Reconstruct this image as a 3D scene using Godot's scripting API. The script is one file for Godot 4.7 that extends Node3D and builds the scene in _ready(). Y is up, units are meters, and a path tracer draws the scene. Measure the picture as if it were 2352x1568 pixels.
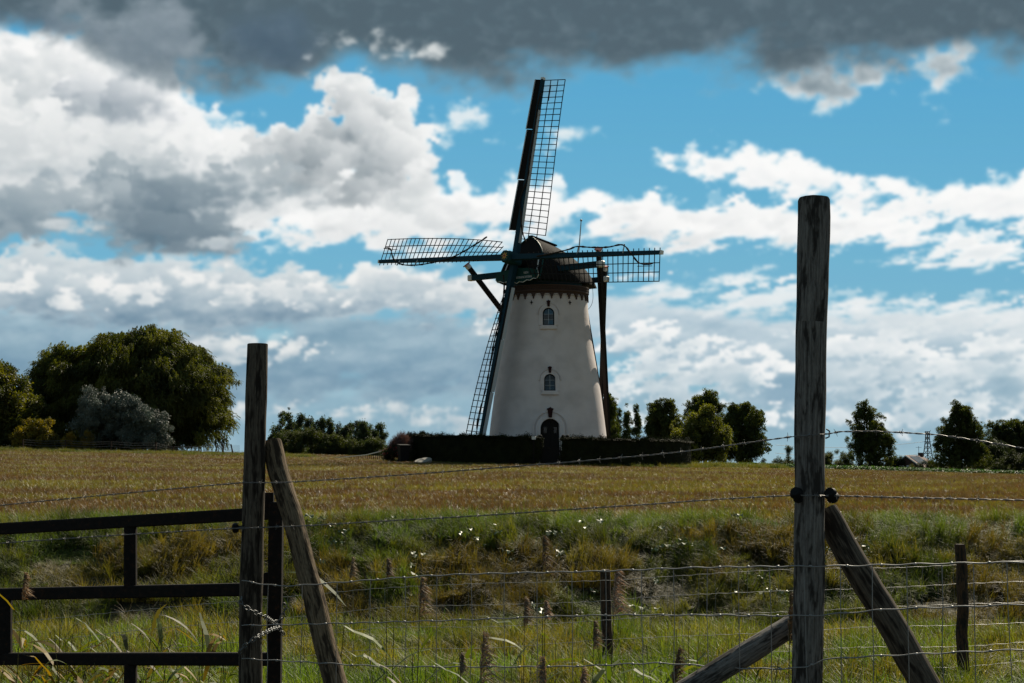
extends Node3D

const F := 3600.0                 # focal length, in 1/2352 of the picture's width
const EYE := 1.7                  # eye height over the near ground
const PITCH := 0.07872            # camera tilted up 4.51 degrees
const MILL := Vector3(2.14, 1.7, -94.0)
const CAP_TURN := -0.7312         # the cap and its shaft look 41.9 degrees left of the viewer

var mat := {}
var rng := RandomNumberGenerator.new()
var taken := {}
var lump: FastNoiseLite
var lump2: FastNoiseLite
var rows_n: FastNoiseLite

func _ready() -> void:
	rng.seed = 20240917
	# ---- camera
	var cam := Camera3D.new()
	cam.name = "camera"
	add_child(cam)
	cam.position = Vector3(0, EYE, 0)
	cam.rotation.x = PITCH
	cam.fov = rad_to_deg(2.0 * atan(784.0 / F))
	cam.near = 0.1
	cam.far = 9000.0
	# ---- sky and exposure
	var env := Environment.new()
	var sky := Sky.new()
	var pan := PanoramaSkyMaterial.new()
	pan.panorama = build_sky()
	sky.sky_material = pan
	env.background_mode = Environment.BG_SKY
	env.sky = sky
	env.tonemap_mode = Environment.TONE_MAPPER_LINEAR
	env.background_energy_multiplier = 0.66
	env.tonemap_exposure = 1.5
	env.sdfgi_enabled = true
	env.ssao_enabled = true
	env.ssil_enabled = true
	var we := WorldEnvironment.new()
	we.name = "environment"
	we.environment = env
	add_child(we)
	# ---- sun: high behind the mill, to the right
	var sun := DirectionalLight3D.new()
	sun.name = "sun"
	add_child(sun)
	var az := deg_to_rad(27.0)
	var el := deg_to_rad(40.0)
	var to_sun := Vector3(sin(az) * cos(el), sin(el), -cos(az) * cos(el))
	sun.look_at_from_position(to_sun * 100.0, Vector3.ZERO, Vector3.UP)
	sun.light_color = Color(1.0, 0.95, 0.86)
	sun.light_energy = 1.6
	sun.light_angular_distance = 0.6
	sun.shadow_enabled = true
	# ---- the place
	make_noises()
	make_materials()
	build_ground()
	build_windmill()
	build_hedge()
	build_yard()
	build_trees()
	build_farm()
	build_back_fence()
	build_front_fence()
	build_gate()
	build_reeds()
	build_bank_plants()
	build_grass()

# ---------------------------------------------------------------- naming
func numbered(called: String) -> String:
	if not taken.has(called):
		taken[called] = 0
		return called
	taken[called] += 1
	return "%s_%03d" % [called, taken[called]]

func tag(o: Node, label: String, category: String, group := "") -> Node:
	o.set_meta("label", label)
	o.set_meta("category", category)
	if group:
		o.set_meta("group", group)
	return o

func thing(called: String, label: String, category: String, at := Vector3.ZERO, turn := 0.0, group := "") -> Node3D:
	var o := Node3D.new()
	o.name = numbered(called)
	add_child(o)
	o.position = at
	o.rotation.y = turn
	tag(o, label, category, group)
	return o

func obj(called: String, m, material: Material, parent: Node = self, at := Vector3.ZERO) -> MeshInstance3D:
	var o := MeshInstance3D.new()
	o.name = numbered(called) if parent == self else called
	o.mesh = m.made() if m is MB else m
	o.material_override = material
	o.position = at
	parent.add_child(o, true)
	return o

# a point of the place from where it shows in the photograph and how far off it stands (metres along the view)
func at(px: float, py: float, depth: float) -> Vector3:
	var dx := (px - 1176.0) / F
	var dy := -(py - 784.0) / F
	var fw := cos(PITCH) - dy * sin(PITCH)
	var up := dy * cos(PITCH) + sin(PITCH)
	return Vector3(dx / fw * depth, EYE + up / fw * depth, -depth)

func across(px: float, depth: float) -> float:
	return (px - 1176.0) / F * depth * 0.997

# ---------------------------------------------------------------- mesh builder
class MB:
	var v := PackedVector3Array()
	var n := PackedVector3Array()
	var u := PackedVector2Array()
	var c := PackedColorArray()
	var tint := Color.WHITE

	func corner(p: Vector3, q: Vector3, w: Vector2) -> void:
		v.append(p)
		n.append(q)
		u.append(w)
		c.append(tint)

	func tri(a: Vector3, b: Vector3, d: Vector3) -> void:       # counter-clockwise seen from outside
		var q := (b - a).cross(d - a).normalized()
		corner(a, q, Vector2(0, 0))
		corner(d, q, Vector2(1, 1))
		corner(b, q, Vector2(1, 0))

	func quad(a: Vector3, b: Vector3, d: Vector3, e: Vector3) -> void:
		var q := (b - a).cross(d - a).normalized()
		corner(a, q, Vector2(0, 0))
		corner(d, q, Vector2(1, 1))
		corner(b, q, Vector2(1, 0))
		corner(a, q, Vector2(0, 0))
		corner(e, q, Vector2(0, 1))
		corner(d, q, Vector2(1, 1))

	func box(t: Transform3D, s: Vector3, bevel := 0.0) -> void:
		var h := s * 0.5
		if bevel <= 0.0:
			var p := []
			for i in 8:
				p.append(t * Vector3(h.x if i & 1 else -h.x, h.y if i & 2 else -h.y, h.z if i & 4 else -h.z))
			quad(p[4], p[5], p[7], p[6])
			quad(p[1], p[0], p[2], p[3])
			quad(p[5], p[1], p[3], p[7])
			quad(p[0], p[4], p[6], p[2])
			quad(p[6], p[7], p[3], p[2])
			quad(p[0], p[1], p[5], p[4])
			return
		# a box with its long edges (along y) and ends chamfered
		var b := bevel
		var ring := [Vector2(h.x - b, h.z), Vector2(-h.x + b, h.z), Vector2(-h.x, h.z - b), Vector2(-h.x, -h.z + b), Vector2(-h.x + b, -h.z), Vector2(h.x - b, -h.z), Vector2(h.x, -h.z + b), Vector2(h.x, h.z - b)]
		var lev := [[-h.y, (h.x - b) / h.x], [-h.y + b, 1.0], [h.y - b, 1.0], [h.y, (h.x - b) / h.x]]
		for k in 3:
			for i in 8:
				var r0: Vector2 = ring[i]
				var r1: Vector2 = ring[(i + 1) % 8]
				var a := t * Vector3(r0.x * lev[k][1], lev[k][0], r0.y * lev[k][1])
				var d := t * Vector3(r1.x * lev[k][1], lev[k][0], r1.y * lev[k][1])
				var e := t * Vector3(r1.x * lev[k + 1][1], lev[k + 1][0], r1.y * lev[k + 1][1])
				var g := t * Vector3(r0.x * lev[k + 1][1], lev[k + 1][0], r0.y * lev[k + 1][1])
				quad(d, a, g, e)
		for k in [0, 3]:
			var mid := t * Vector3(0, lev[k][0], 0)
			for i in 8:
				var r0: Vector2 = ring[i]
				var r1: Vector2 = ring[(i + 1) % 8]
				var a := t * Vector3(r0.x * lev[k][1], lev[k][0], r0.y * lev[k][1])
				var d := t * Vector3(r1.x * lev[k][1], lev[k][0], r1.y * lev[k][1])
				if k == 0:
					tri(mid, a, d)
				else:
					tri(mid, d, a)

	# a straight bar from a to b, w wide across "side" and h deep
	func beam(a: Vector3, b: Vector3, w: float, h: float, side := Vector3.RIGHT, bevel := 0.0, w2 := -1.0) -> void:
		var y := (b - a).normalized()
		var z := side.cross(y).normalized()
		if z.length() < 0.5:
			z = Vector3.FORWARD.cross(y).normalized()
		var x := y.cross(z).normalized()
		if w2 < 0.0:
			box(Transform3D(Basis(x, y, z), (a + b) * 0.5), Vector3(w, a.distance_to(b), h), bevel)
			return
		var q := []
		for e in [[a, w, h], [b, w2, h * w2 / w]]:
			for k in [[-1, -1], [1, -1], [1, 1], [-1, 1]]:
				q.append(e[0] + x * (k[0] * e[1] * 0.5) + z * (k[1] * e[2] * 0.5))
		for i in 4:
			var j := (i + 1) % 4
			quad(q[j], q[i], q[i + 4], q[j + 4])
		quad(q[0], q[1], q[2], q[3])
		quad(q[7], q[6], q[5], q[4])

	func tube(pts: PackedVector3Array, rad: PackedFloat32Array, sides: int, ends := true, rough: FastNoiseLite = null, amount := 0.0) -> void:
		var x := Vector3.RIGHT
		var rings := []
		var norms := []
		var along := 0.0
		var vs := []
		for i in pts.size():
			var y := (pts[mini(i + 1, pts.size() - 1)] - pts[maxi(i - 1, 0)]).normalized()
			x = (x - y * x.dot(y))
			if x.length() < 0.01:
				x = y.cross(Vector3(0.3, 0.2, 0.93))
			x = x.normalized()
			var z := x.cross(y)
			if i:
				along += pts[i].distance_to(pts[i - 1])
			vs.append(along)
			var ring := PackedVector3Array()
			var norm := PackedVector3Array()
			for k in sides + 1:
				var t := TAU * (k % sides) / sides
				var d := x * cos(t) + z * sin(t)
				var r := rad[i]
				if rough:
					r *= 1.0 + amount * rough.get_noise_3d(d.x * 100.0, pts[i].y * 16.0 + pts[i].x * 16.0, d.z * 100.0)
				ring.append(pts[i] + d * r)
				norm.append(d)
			rings.append(ring)
			norms.append(norm)
		for i in pts.size() - 1:
			for k in sides:
				var u0 := float(k) / sides
				var u1 := float(k + 1) / sides
				var a := [[i, k, u0], [i, k + 1, u1], [i + 1, k + 1, u1], [i + 1, k, u0]]
				for e in [0, 1, 2, 0, 2, 3]:
					corner(rings[a[e][0]][a[e][1]], norms[a[e][0]][a[e][1]], Vector2(a[e][2], vs[a[e][0]]))
		if ends:
			for e in [0, pts.size() - 1]:
				var y := (pts[1] - pts[0]).normalized() * -1.0 if e == 0 else (pts[-1] - pts[-2]).normalized()
				for k in sides:
					corner(pts[e], y, Vector2(0.5, 0.5))
					corner(rings[e][k + 1 if e == 0 else k], y, Vector2(0.6, 0.5))
					corner(rings[e][k if e == 0 else k + 1], y, Vector2(0.6, 0.6))

	# profile: [radius, height] pairs turned round the y axis
	func lathe(prof: Array, sides: int, from := 0.0, to := TAU, about := Vector3.ZERO) -> void:
		for i in prof.size() - 1:
			var r0: float = prof[i][0]
			var r1: float = prof[i + 1][0]
			var y0: float = prof[i][1]
			var y1: float = prof[i + 1][1]
			var slope := Vector2(y1 - y0, r0 - r1).normalized()
			for k in sides:
				var t0 := lerpf(from, to, float(k) / sides)
				var t1 := lerpf(from, to, float(k + 1) / sides)
				var d0 := Vector3(sin(t0), 0, cos(t0))
				var d1 := Vector3(sin(t1), 0, cos(t1))
				var n0 := d0 * slope.x + Vector3(0, slope.y, 0)
				var n1 := d1 * slope.x + Vector3(0, slope.y, 0)
				var a := about + d0 * r0 + Vector3(0, y0, 0)
				var b := about + d1 * r0 + Vector3(0, y0, 0)
				var d := about + d1 * r1 + Vector3(0, y1, 0)
				var e := about + d0 * r1 + Vector3(0, y1, 0)
				corner(a, n0, Vector2(t0, y0))
				corner(d, n1, Vector2(t1, y1))
				corner(b, n1, Vector2(t1, y0))
				corner(a, n0, Vector2(t0, y0))
				corner(e, n0, Vector2(t0, y1))
				corner(d, n1, Vector2(t1, y1))

	# a flat outline (counter-clockwise in x, y) given a thickness along z
	func slab(outline: PackedVector2Array, t: Transform3D, thick: float) -> void:
		var idx := Geometry2D.triangulate_polygon(outline)
		var h := thick * 0.5
		for i in range(0, idx.size(), 3):
			var p := outline[idx[i]]
			var q := outline[idx[i + 1]]
			var r := outline[idx[i + 2]]
			if (q - p).cross(r - p) < 0.0:
				var s := q
				q = r
				r = s
			tri(t * Vector3(p.x, p.y, h), t * Vector3(q.x, q.y, h), t * Vector3(r.x, r.y, h))
			tri(t * Vector3(p.x, p.y, -h), t * Vector3(r.x, r.y, -h), t * Vector3(q.x, q.y, -h))
		for i in outline.size():
			var p := outline[i]
			var q := outline[(i + 1) % outline.size()]
			quad(t * Vector3(p.x, p.y, -h), t * Vector3(q.x, q.y, -h), t * Vector3(q.x, q.y, h), t * Vector3(p.x, p.y, h))

	func ball(at: Vector3, r: Vector3, sides := 10, levels := 6) -> void:
		for i in levels:
			var a0 := -PI / 2 + PI * i / levels
			var a1 := -PI / 2 + PI * (i + 1) / levels
			for k in sides:
				var t0 := TAU * k / sides
				var t1 := TAU * (k + 1) / sides
				var d := [Vector3(sin(t0) * cos(a0), sin(a0), cos(t0) * cos(a0)), Vector3(sin(t1) * cos(a0), sin(a0), cos(t1) * cos(a0)), Vector3(sin(t1) * cos(a1), sin(a1), cos(t1) * cos(a1)), Vector3(sin(t0) * cos(a1), sin(a1), cos(t0) * cos(a1))]
				for e in [0, 2, 1, 0, 3, 2]:
					corner(at + d[e] * r, (d[e] / r).normalized(), Vector2(t0, a0))

	# a curved leaf: midrib points with half widths
	func leaf(pts: PackedVector3Array, half: PackedFloat32Array, side: Vector3) -> void:
		for i in pts.size() - 1:
			var a := pts[i] - side * half[i]
			var b := pts[i] + side * half[i]
			var d := pts[i + 1] + side * half[i + 1]
			var e := pts[i + 1] - side * half[i + 1]
			if half[i] > 0.0005:
				tri(a, b, d)
			if half[i + 1] > 0.0005:
				tri(a, d, e)

	func made() -> ArrayMesh:
		var m := ArrayMesh.new()
		if v.is_empty():
			return m
		var a := []
		a.resize(Mesh.ARRAY_MAX)
		a[Mesh.ARRAY_VERTEX] = v
		a[Mesh.ARRAY_NORMAL] = n
		a[Mesh.ARRAY_TEX_UV] = u
		a[Mesh.ARRAY_COLOR] = c
		m.add_surface_from_arrays(Mesh.PRIMITIVE_TRIANGLES, a)
		return m

# many copies of one small mesh as one node
func crowd(called: String, m: Mesh, material: Material, where: Array, tints: PackedColorArray, parent: Node) -> MultiMeshInstance3D:
	var mm := MultiMesh.new()
	mm.transform_format = MultiMesh.TRANSFORM_3D
	mm.use_colors = true
	mm.mesh = m
	mm.instance_count = where.size()
	for i in where.size():
		mm.set_instance_transform(i, where[i])
		mm.set_instance_color(i, tints[i])
	var o := MultiMeshInstance3D.new()
	o.name = numbered(called) if parent == self else called
	o.multimesh = mm
	o.material_override = material
	parent.add_child(o, true)
	return o

# ---------------------------------------------------------------- materials
func make_noises() -> void:
	lump = noise_of(FastNoiseLite.TYPE_SIMPLEX_SMOOTH, 0.5, 4, 71)
	lump2 = noise_of(FastNoiseLite.TYPE_SIMPLEX_SMOOTH, 0.05, 3, 72)
	rows_n = noise_of(FastNoiseLite.TYPE_SIMPLEX_SMOOTH, 1.0, 3, 73)

func noise_tex(freq: float, oct: int, sd: int, ramp: Array, size := 512, kind = FastNoiseLite.TYPE_SIMPLEX_SMOOTH) -> NoiseTexture2D:
	var t := NoiseTexture2D.new()
	t.width = size
	t.height = size
	t.seamless = true
	t.noise = noise_of(kind, freq, oct, sd)
	if ramp:
		var g := Gradient.new()
		var off := PackedFloat32Array()
		var col := PackedColorArray()
		for r in ramp:
			off.append(r[0])
			col.append(r[1])
		g.offsets = off
		g.colors = col
		t.color_ramp = g
	return t

func srgb(r: float, g: float, b: float) -> Color:      # real-world base colour to the material's colour
	return Color(r, g, b).linear_to_srgb()

func plain(called: String, col: Color, rough := 0.7, metal := 0.0) -> StandardMaterial3D:
	var m := StandardMaterial3D.new()
	m.resource_name = called
	m.albedo_color = col
	m.roughness = rough
	m.metallic = metal
	mat[called] = m
	return m

func grained(called: String, freq: float, ramp: Array, scale: float, rough := 0.8, bump := 0.0, bump_freq := 0.0) -> StandardMaterial3D:
	var m := plain(called, Color.WHITE, rough)
	m.albedo_texture = noise_tex(freq, 5, called.hash() % 1000, ramp)
	m.uv1_triplanar = true
	m.uv1_world_triplanar = true
	m.uv1_scale = Vector3.ONE * scale
	if bump > 0.0:
		m.heightmap_enabled = true
		m.heightmap_texture = noise_tex(bump_freq, 4, called.hash() % 777, [])
		m.heightmap_scale = bump
	return m

func wood_texture(sd: int, dark: Color, mid: Color, pale: Color, patches: float) -> ImageTexture:
	# u runs round the trunk, v along it; grain, checks and damp patches
	var w := 192
	var h := 1024
	var im := Image.create(w, h, false, Image.FORMAT_RGB8)
	var fine := noise_of(FastNoiseLite.TYPE_SIMPLEX_SMOOTH, 1.0, 3, sd)
	var big := noise_of(FastNoiseLite.TYPE_SIMPLEX_SMOOTH, 1.0, 4, sd + 7)
	for j in h:
		var y := j / float(h)
		for i in w:
			var t := TAU * i / w
			var p := Vector3(cos(t), 0, sin(t))
			var g := fine.get_noise_3d(p.x * 8.0, y * 16.0, p.z * 8.0)
			var speck := fine.get_noise_3d(p.x * 14.0 - 9.0, y * 90.0, p.z * 14.0)
			var check := fine.get_noise_3d(p.x * 12.0 + 40.0, y * 4.0, p.z * 12.0)
			var b := big.get_noise_3d(p.x * 1.3, y * 9.0, p.z * 1.3) + 0.6 * big.get_noise_3d(p.x * 3.0, y * 34.0, p.z * 3.0) + 0.25 * speck
			var c := mid.lerp(pale, clampf(0.5 + g * 1.0 + speck * 0.6, 0.0, 1.0))
			c = c.lerp(dark, smoothstep(-0.1, 0.45, b) * patches)
			c = c.lerp(dark, smoothstep(0.32, 0.5, check) * 0.6)
			im.set_pixel(i, j, c)
	return ImageTexture.create_from_image(im)

func wood(called: String, sd: int, dark: Color, mid: Color, pale: Color, patches: float, per_metre: float) -> StandardMaterial3D:
	var m := plain(called, Color.WHITE, 0.88)
	m.albedo_texture = wood_texture(sd, dark, mid, pale, patches)
	m.uv1_scale = Vector3(1, per_metre, 1)
	m.heightmap_enabled = true
	m.heightmap_texture = m.albedo_texture
	m.heightmap_scale = 0.5
	return m

func leafy(called: String, through: Color, rough := 0.5) -> StandardMaterial3D:
	var m := plain(called, Color.WHITE, rough)
	m.vertex_color_use_as_albedo = true
	m.backlight_enabled = true
	m.backlight = through
	return m

func make_materials() -> void:
	# white limewashed plaster with faint weather stains
	grained("limewash", 0.006, [[0.0, srgb(0.51, 0.46, 0.45)], [0.42, srgb(0.62, 0.56, 0.55)], [0.6, srgb(0.665, 0.605, 0.595)], [1.0, srgb(0.71, 0.645, 0.635)]], 0.22, 0.85, 0.35, 0.03)
	plain("white_paint", srgb(0.72, 0.71, 0.68), 0.5)
	plain("grey_paint", srgb(0.42, 0.45, 0.47), 0.55)
	plain("teal_paint", srgb(0.012, 0.05, 0.06), 0.4)
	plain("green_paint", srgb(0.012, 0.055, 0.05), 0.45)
	plain("blue_steel", srgb(0.010, 0.038, 0.058), 0.55)
	plain("lattice_wood", srgb(0.018, 0.018, 0.02), 0.7)
	plain("tarred_wood", srgb(0.014, 0.012, 0.011), 0.75)
	plain("red_paint", srgb(0.28, 0.025, 0.02), 0.5)
	plain("dark_red_paint", srgb(0.030, 0.010, 0.010), 0.6)
	plain("gold_paint", srgb(0.75, 0.42, 0.06), 0.45)
	plain("window_black", srgb(0.012, 0.013, 0.014), 0.5)
	plain("glass", srgb(0.05, 0.06, 0.065), 0.05)
	mat.glass.transparency = BaseMaterial3D.TRANSPARENCY_ALPHA
	mat.glass.albedo_color.a = 0.3
	plain("black_plastic", srgb(0.010, 0.010, 0.010), 0.6)
	plain("rope", srgb(0.05, 0.04, 0.035), 0.9)
	plain("sailcloth", srgb(0.03, 0.024, 0.02), 0.9)
	plain("wire", srgb(0.24, 0.24, 0.235), 0.5, 0.6)
	plain("old_wire", srgb(0.16, 0.155, 0.15), 0.5, 0.6)
	plain("chain_steel", srgb(0.11, 0.115, 0.115), 0.5, 0.6)
	plain("millstone_rock", srgb(0.20, 0.19, 0.165), 0.9)
	plain("solar_glass", srgb(0.05, 0.07, 0.10), 0.22)
	plain("pylon_steel", srgb(0.10, 0.12, 0.13), 0.6)
	plain("house_red", srgb(0.06, 0.03, 0.026), 0.85)
	grained("terracotta", 0.02, [[0.0, srgb(0.035, 0.021, 0.017)], [0.5, srgb(0.060, 0.033, 0.024)], [1.0, srgb(0.09, 0.05, 0.034)]], 1.4, 0.85)
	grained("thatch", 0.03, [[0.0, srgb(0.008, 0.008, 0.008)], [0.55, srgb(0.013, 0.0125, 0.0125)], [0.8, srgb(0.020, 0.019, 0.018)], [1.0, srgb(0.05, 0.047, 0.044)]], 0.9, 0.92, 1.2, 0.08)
	grained("gate_iron", 0.02, [[0.0, srgb(0.011, 0.010, 0.009)], [0.6, srgb(0.016, 0.014, 0.013)], [0.8, srgb(0.030, 0.018, 0.013)], [1.0, srgb(0.07, 0.034, 0.018)]], 2.5, 0.8, 0.06, 0.06)
	grained("roof_tiles", 0.03, [[0.0, srgb(0.05, 0.02, 0.016)], [1.0, srgb(0.11, 0.04, 0.03)]], 0.8, 0.85)
	grained("brick_wall", 0.03, [[0.0, srgb(0.035, 0.02, 0.016)], [1.0, srgb(0.075, 0.04, 0.03)]], 0.9, 0.9)
	grained("bark", 0.03, [[0.0, srgb(0.02, 0.016, 0.012)], [1.0, srgb(0.075, 0.06, 0.045)]], 1.2, 0.95, 1.0, 0.06)
	wood("weathered_post", 301, Color(0.17, 0.16, 0.15), Color(0.36, 0.345, 0.33), Color(0.50, 0.485, 0.465), 0.85, 0.42)
	wood("dark_post", 302, Color(0.13, 0.115, 0.10), Color(0.28, 0.25, 0.22), Color(0.40, 0.37, 0.325), 0.85, 0.36)
	wood("brace_wood", 303, Color(0.15, 0.125, 0.10), Color(0.34, 0.295, 0.235), Color(0.50, 0.44, 0.36), 0.8, 0.5)
	wood("stake_wood", 304, Color(0.05, 0.035, 0.025), Color(0.22, 0.15, 0.095), Color(0.33, 0.22, 0.14), 0.8, 0.7)
	leafy("grass", Color(1.0, 1.0, 0.6), 0.6)
	leafy("dry_grass", Color(0.9, 0.8, 0.55), 0.5)
	leafy("leaf", Color(1.0, 1.0, 0.4), 0.55)
	leafy("shiny_leaf", Color(0.3, 0.35, 0.25), 0.5)
	leafy("hedge_leaf", Color(0.35, 0.4, 0.2), 0.6)
	leafy("plume", Color(0.7, 0.6, 0.5), 0.85)
	for called in ["tarred_wood", "lattice_wood", "blue_steel", "teal_paint", "green_paint", "gate_iron", "thatch", "hedge_leaf", "black_plastic", "sailcloth", "window_black", "dark_post", "weathered_post", "brace_wood", "bark", "dark_red_paint"]:
		mat[called].metallic_specular = 0.22          # old, dull surfaces
	# ground: soil and thatch of dead grass, tinted by zone
	var g := grained("ground", 0.02, [[0.0, srgb(0.45, 0.43, 0.38)], [0.5, srgb(0.8, 0.78, 0.7)], [1.0, srgb(1.0, 1.0, 0.95)]], 0.9, 0.95, 2.0, 0.05)
	g.vertex_color_use_as_albedo = true
# ---------------------------------------------------------------- ground
func field_y(x: float, d: float) -> float:
	var side := clampf(x, -70.0, 70.0)
	var far := 1.78 - side * (0.021 if side < 0.0 else 0.0240)
	var t := clampf((d - 20.5) / 73.5, 0.0, 1.25)
	var y := lerpf(0.88, far, t)
	return lerpf(y, -0.4, smoothstep(124.0, 260.0, d))

func ground_y(x: float, z: float) -> float:
	var d := -z
	var bank := smoothstep(17.0 + 0.5 * lump2.get_noise_2d(x * 3.0, 5.0), 20.7 + 0.6 * lump2.get_noise_2d(x * 4.0, 50.0), d)
	bank = lerpf(bank, clampf((d - 17.4) / 3.0, 0.0, 1.0), 0.6)
	var near := 0.10 * lump.get_noise_2d(x * 0.6, z * 0.6) - 0.22 * smoothstep(14.0, 17.4, d)
	var hump := 0.22 * lump.get_noise_2d(x * 3.2, z * 3.2) * smoothstep(16.0, 17.6, d) * smoothstep(20.6, 19.4, d)
	return lerpf(near, field_y(x, d), bank) + hump

func build_ground() -> void:
	var xs := PackedFloat32Array([-3500.0, -1500.0, -700.0, -350.0, -200.0, -120.0, -90.0, -70.0, -55.0, -45.0, -36.0, -30.0, -25.0, -21.0, -18.0, -15.0, -12.0])
	var x := -10.0
	while x <= 10.01:
		xs.append(x)
		x += 0.22
	for q in [12.0, 15.0, 18.0, 21.0, 25.0, 30.0, 36.0, 45.0, 55.0, 70.0, 90.0, 120.0, 200.0, 350.0, 700.0, 1500.0, 3500.0]:
		xs.append(q)
	var ds := PackedFloat32Array([-400.0, -100.0, -30.0, -10.0, 0.0, 4.0, 8.0])
	var d := 10.0
	while d < 23.0:
		ds.append(d)
		d += 0.22
	while d < 130.0:
		ds.append(d)
		d += 2.2
	for q in [135.0, 145.0, 160.0, 180.0, 205.0, 235.0, 270.0, 330.0, 420.0, 600.0, 900.0, 1500.0, 2600.0, 5000.0]:
		ds.append(q)
	var st := SurfaceTool.new()
	st.begin(Mesh.PRIMITIVE_TRIANGLES)
	for j in ds.size():
		for i in xs.size():
			var dd := ds[j]
			var c := Color(0.035, 0.033, 0.018)                        # damp soil under grass
			if dd > 20.5:
				c = field_colour(xs[i], dd) * 0.8
			if dd > 130.0:
				c = Color(0.05, 0.07, 0.025)
			c.a = 1.0
			st.set_color(c)
			st.set_uv(Vector2(xs[i], dd))
			st.add_vertex(Vector3(xs[i], ground_y(xs[i], -dd), -dd))
	for j in ds.size() - 1:
		for i in xs.size() - 1:
			var a := j * xs.size() + i
			var b := a + 1
			var e := a + xs.size()
			var g := e + 1
			for k in [a, e, b, b, e, g]:
				st.add_index(k)
	st.generate_normals()
	var o := obj("ground", st.commit(), mat.ground)
	o.set_meta("kind", "structure")

func field_colour(x: float, d: float) -> Color:
	# stubble with bands of regrowth left by the machines
	var band := rows_n.get_noise_2d(x * 0.018 + d * 0.010, d * 0.34) + 0.5 * rows_n.get_noise_2d(x * 0.07, d * 0.8 + 40.0)
	var green := smoothstep(-0.02, 0.26, band + 0.30 * lump2.get_noise_2d(x * 2.0, d * 2.0))
	return Color(0.150, 0.106, 0.050).lerp(Color(0.205, 0.208, 0.042), green)

# ---------------------------------------------------------------- windmill
const WALL := [[3.76, -0.4], [3.73, 0.0], [3.52, 1.64], [3.26, 3.8], [2.98, 5.67], [2.70, 7.08], [2.51, 8.56], [2.385, 9.87], [2.37, 10.1]]

func wall_r(h: float) -> float:
	for i in range(1, WALL.size()):
		if h <= WALL[i][1]:
			var t: float = (h - WALL[i - 1][1]) / (WALL[i][1] - WALL[i - 1][1])
			return lerpf(WALL[i - 1][0], WALL[i][0], t)
	return WALL[-1][0]

func wall_smooth(h: float) -> float:
	return (wall_r(h - 0.7) + 2.0 * wall_r(h - 0.35) + 2.0 * wall_r(h) + 2.0 * wall_r(h + 0.35) + wall_r(h + 0.7)) / 8.0

func arch(hw: float, foot: float, spring: float, n := 14) -> PackedVector2Array:
	var p := PackedVector2Array([Vector2(hw, foot)])
	for i in n + 1:
		var t := PI * i / n
		p.append(Vector2(hw * cos(t), spring + hw * sin(t)))
	p.append(Vector2(-hw, foot))
	return p

func arch_ring(m: MB, inner: PackedVector2Array, outer: PackedVector2Array, z0: float, z1: float) -> void:
	for i in inner.size() - 1:
		var a := inner[i]
		var b := inner[i + 1]
		var c := outer[i]
		var d := outer[i + 1]
		m.quad(Vector3(a.x, a.y, z1), Vector3(c.x, c.y, z1), Vector3(d.x, d.y, z1), Vector3(b.x, b.y, z1))
		m.quad(Vector3(c.x, c.y, z0), Vector3(d.x, d.y, z0), Vector3(d.x, d.y, z1), Vector3(c.x, c.y, z1))
		m.quad(Vector3(b.x, b.y, z0), Vector3(a.x, a.y, z0), Vector3(a.x, a.y, z1), Vector3(b.x, b.y, z1))
	for i in [0, inner.size() - 1]:
		var a := inner[i]
		var c := outer[i]
		m.quad(Vector3(a.x, a.y, z0), Vector3(c.x, c.y, z0), Vector3(c.x, c.y, z1), Vector3(a.x, a.y, z1))

func keystone_mesh(w: float, h: float, thick: float) -> ArrayMesh:
	var m := MB.new()
	m.slab(PackedVector2Array([Vector2(-w * 0.32, 0), Vector2(w * 0.32, 0), Vector2(w * 0.5, h * 0.72), Vector2(w * 0.62, h * 0.74), Vector2(w * 0.62, h * 0.84), Vector2(w * 0.2, h * 0.9), Vector2(0, h), Vector2(-w * 0.2, h * 0.9), Vector2(-w * 0.62, h * 0.84), Vector2(-w * 0.62, h * 0.74), Vector2(-w * 0.5, h * 0.72)]), Transform3D(Basis(), Vector3(0, 0, thick * 0.5)), thick)
	return m.made()

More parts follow.
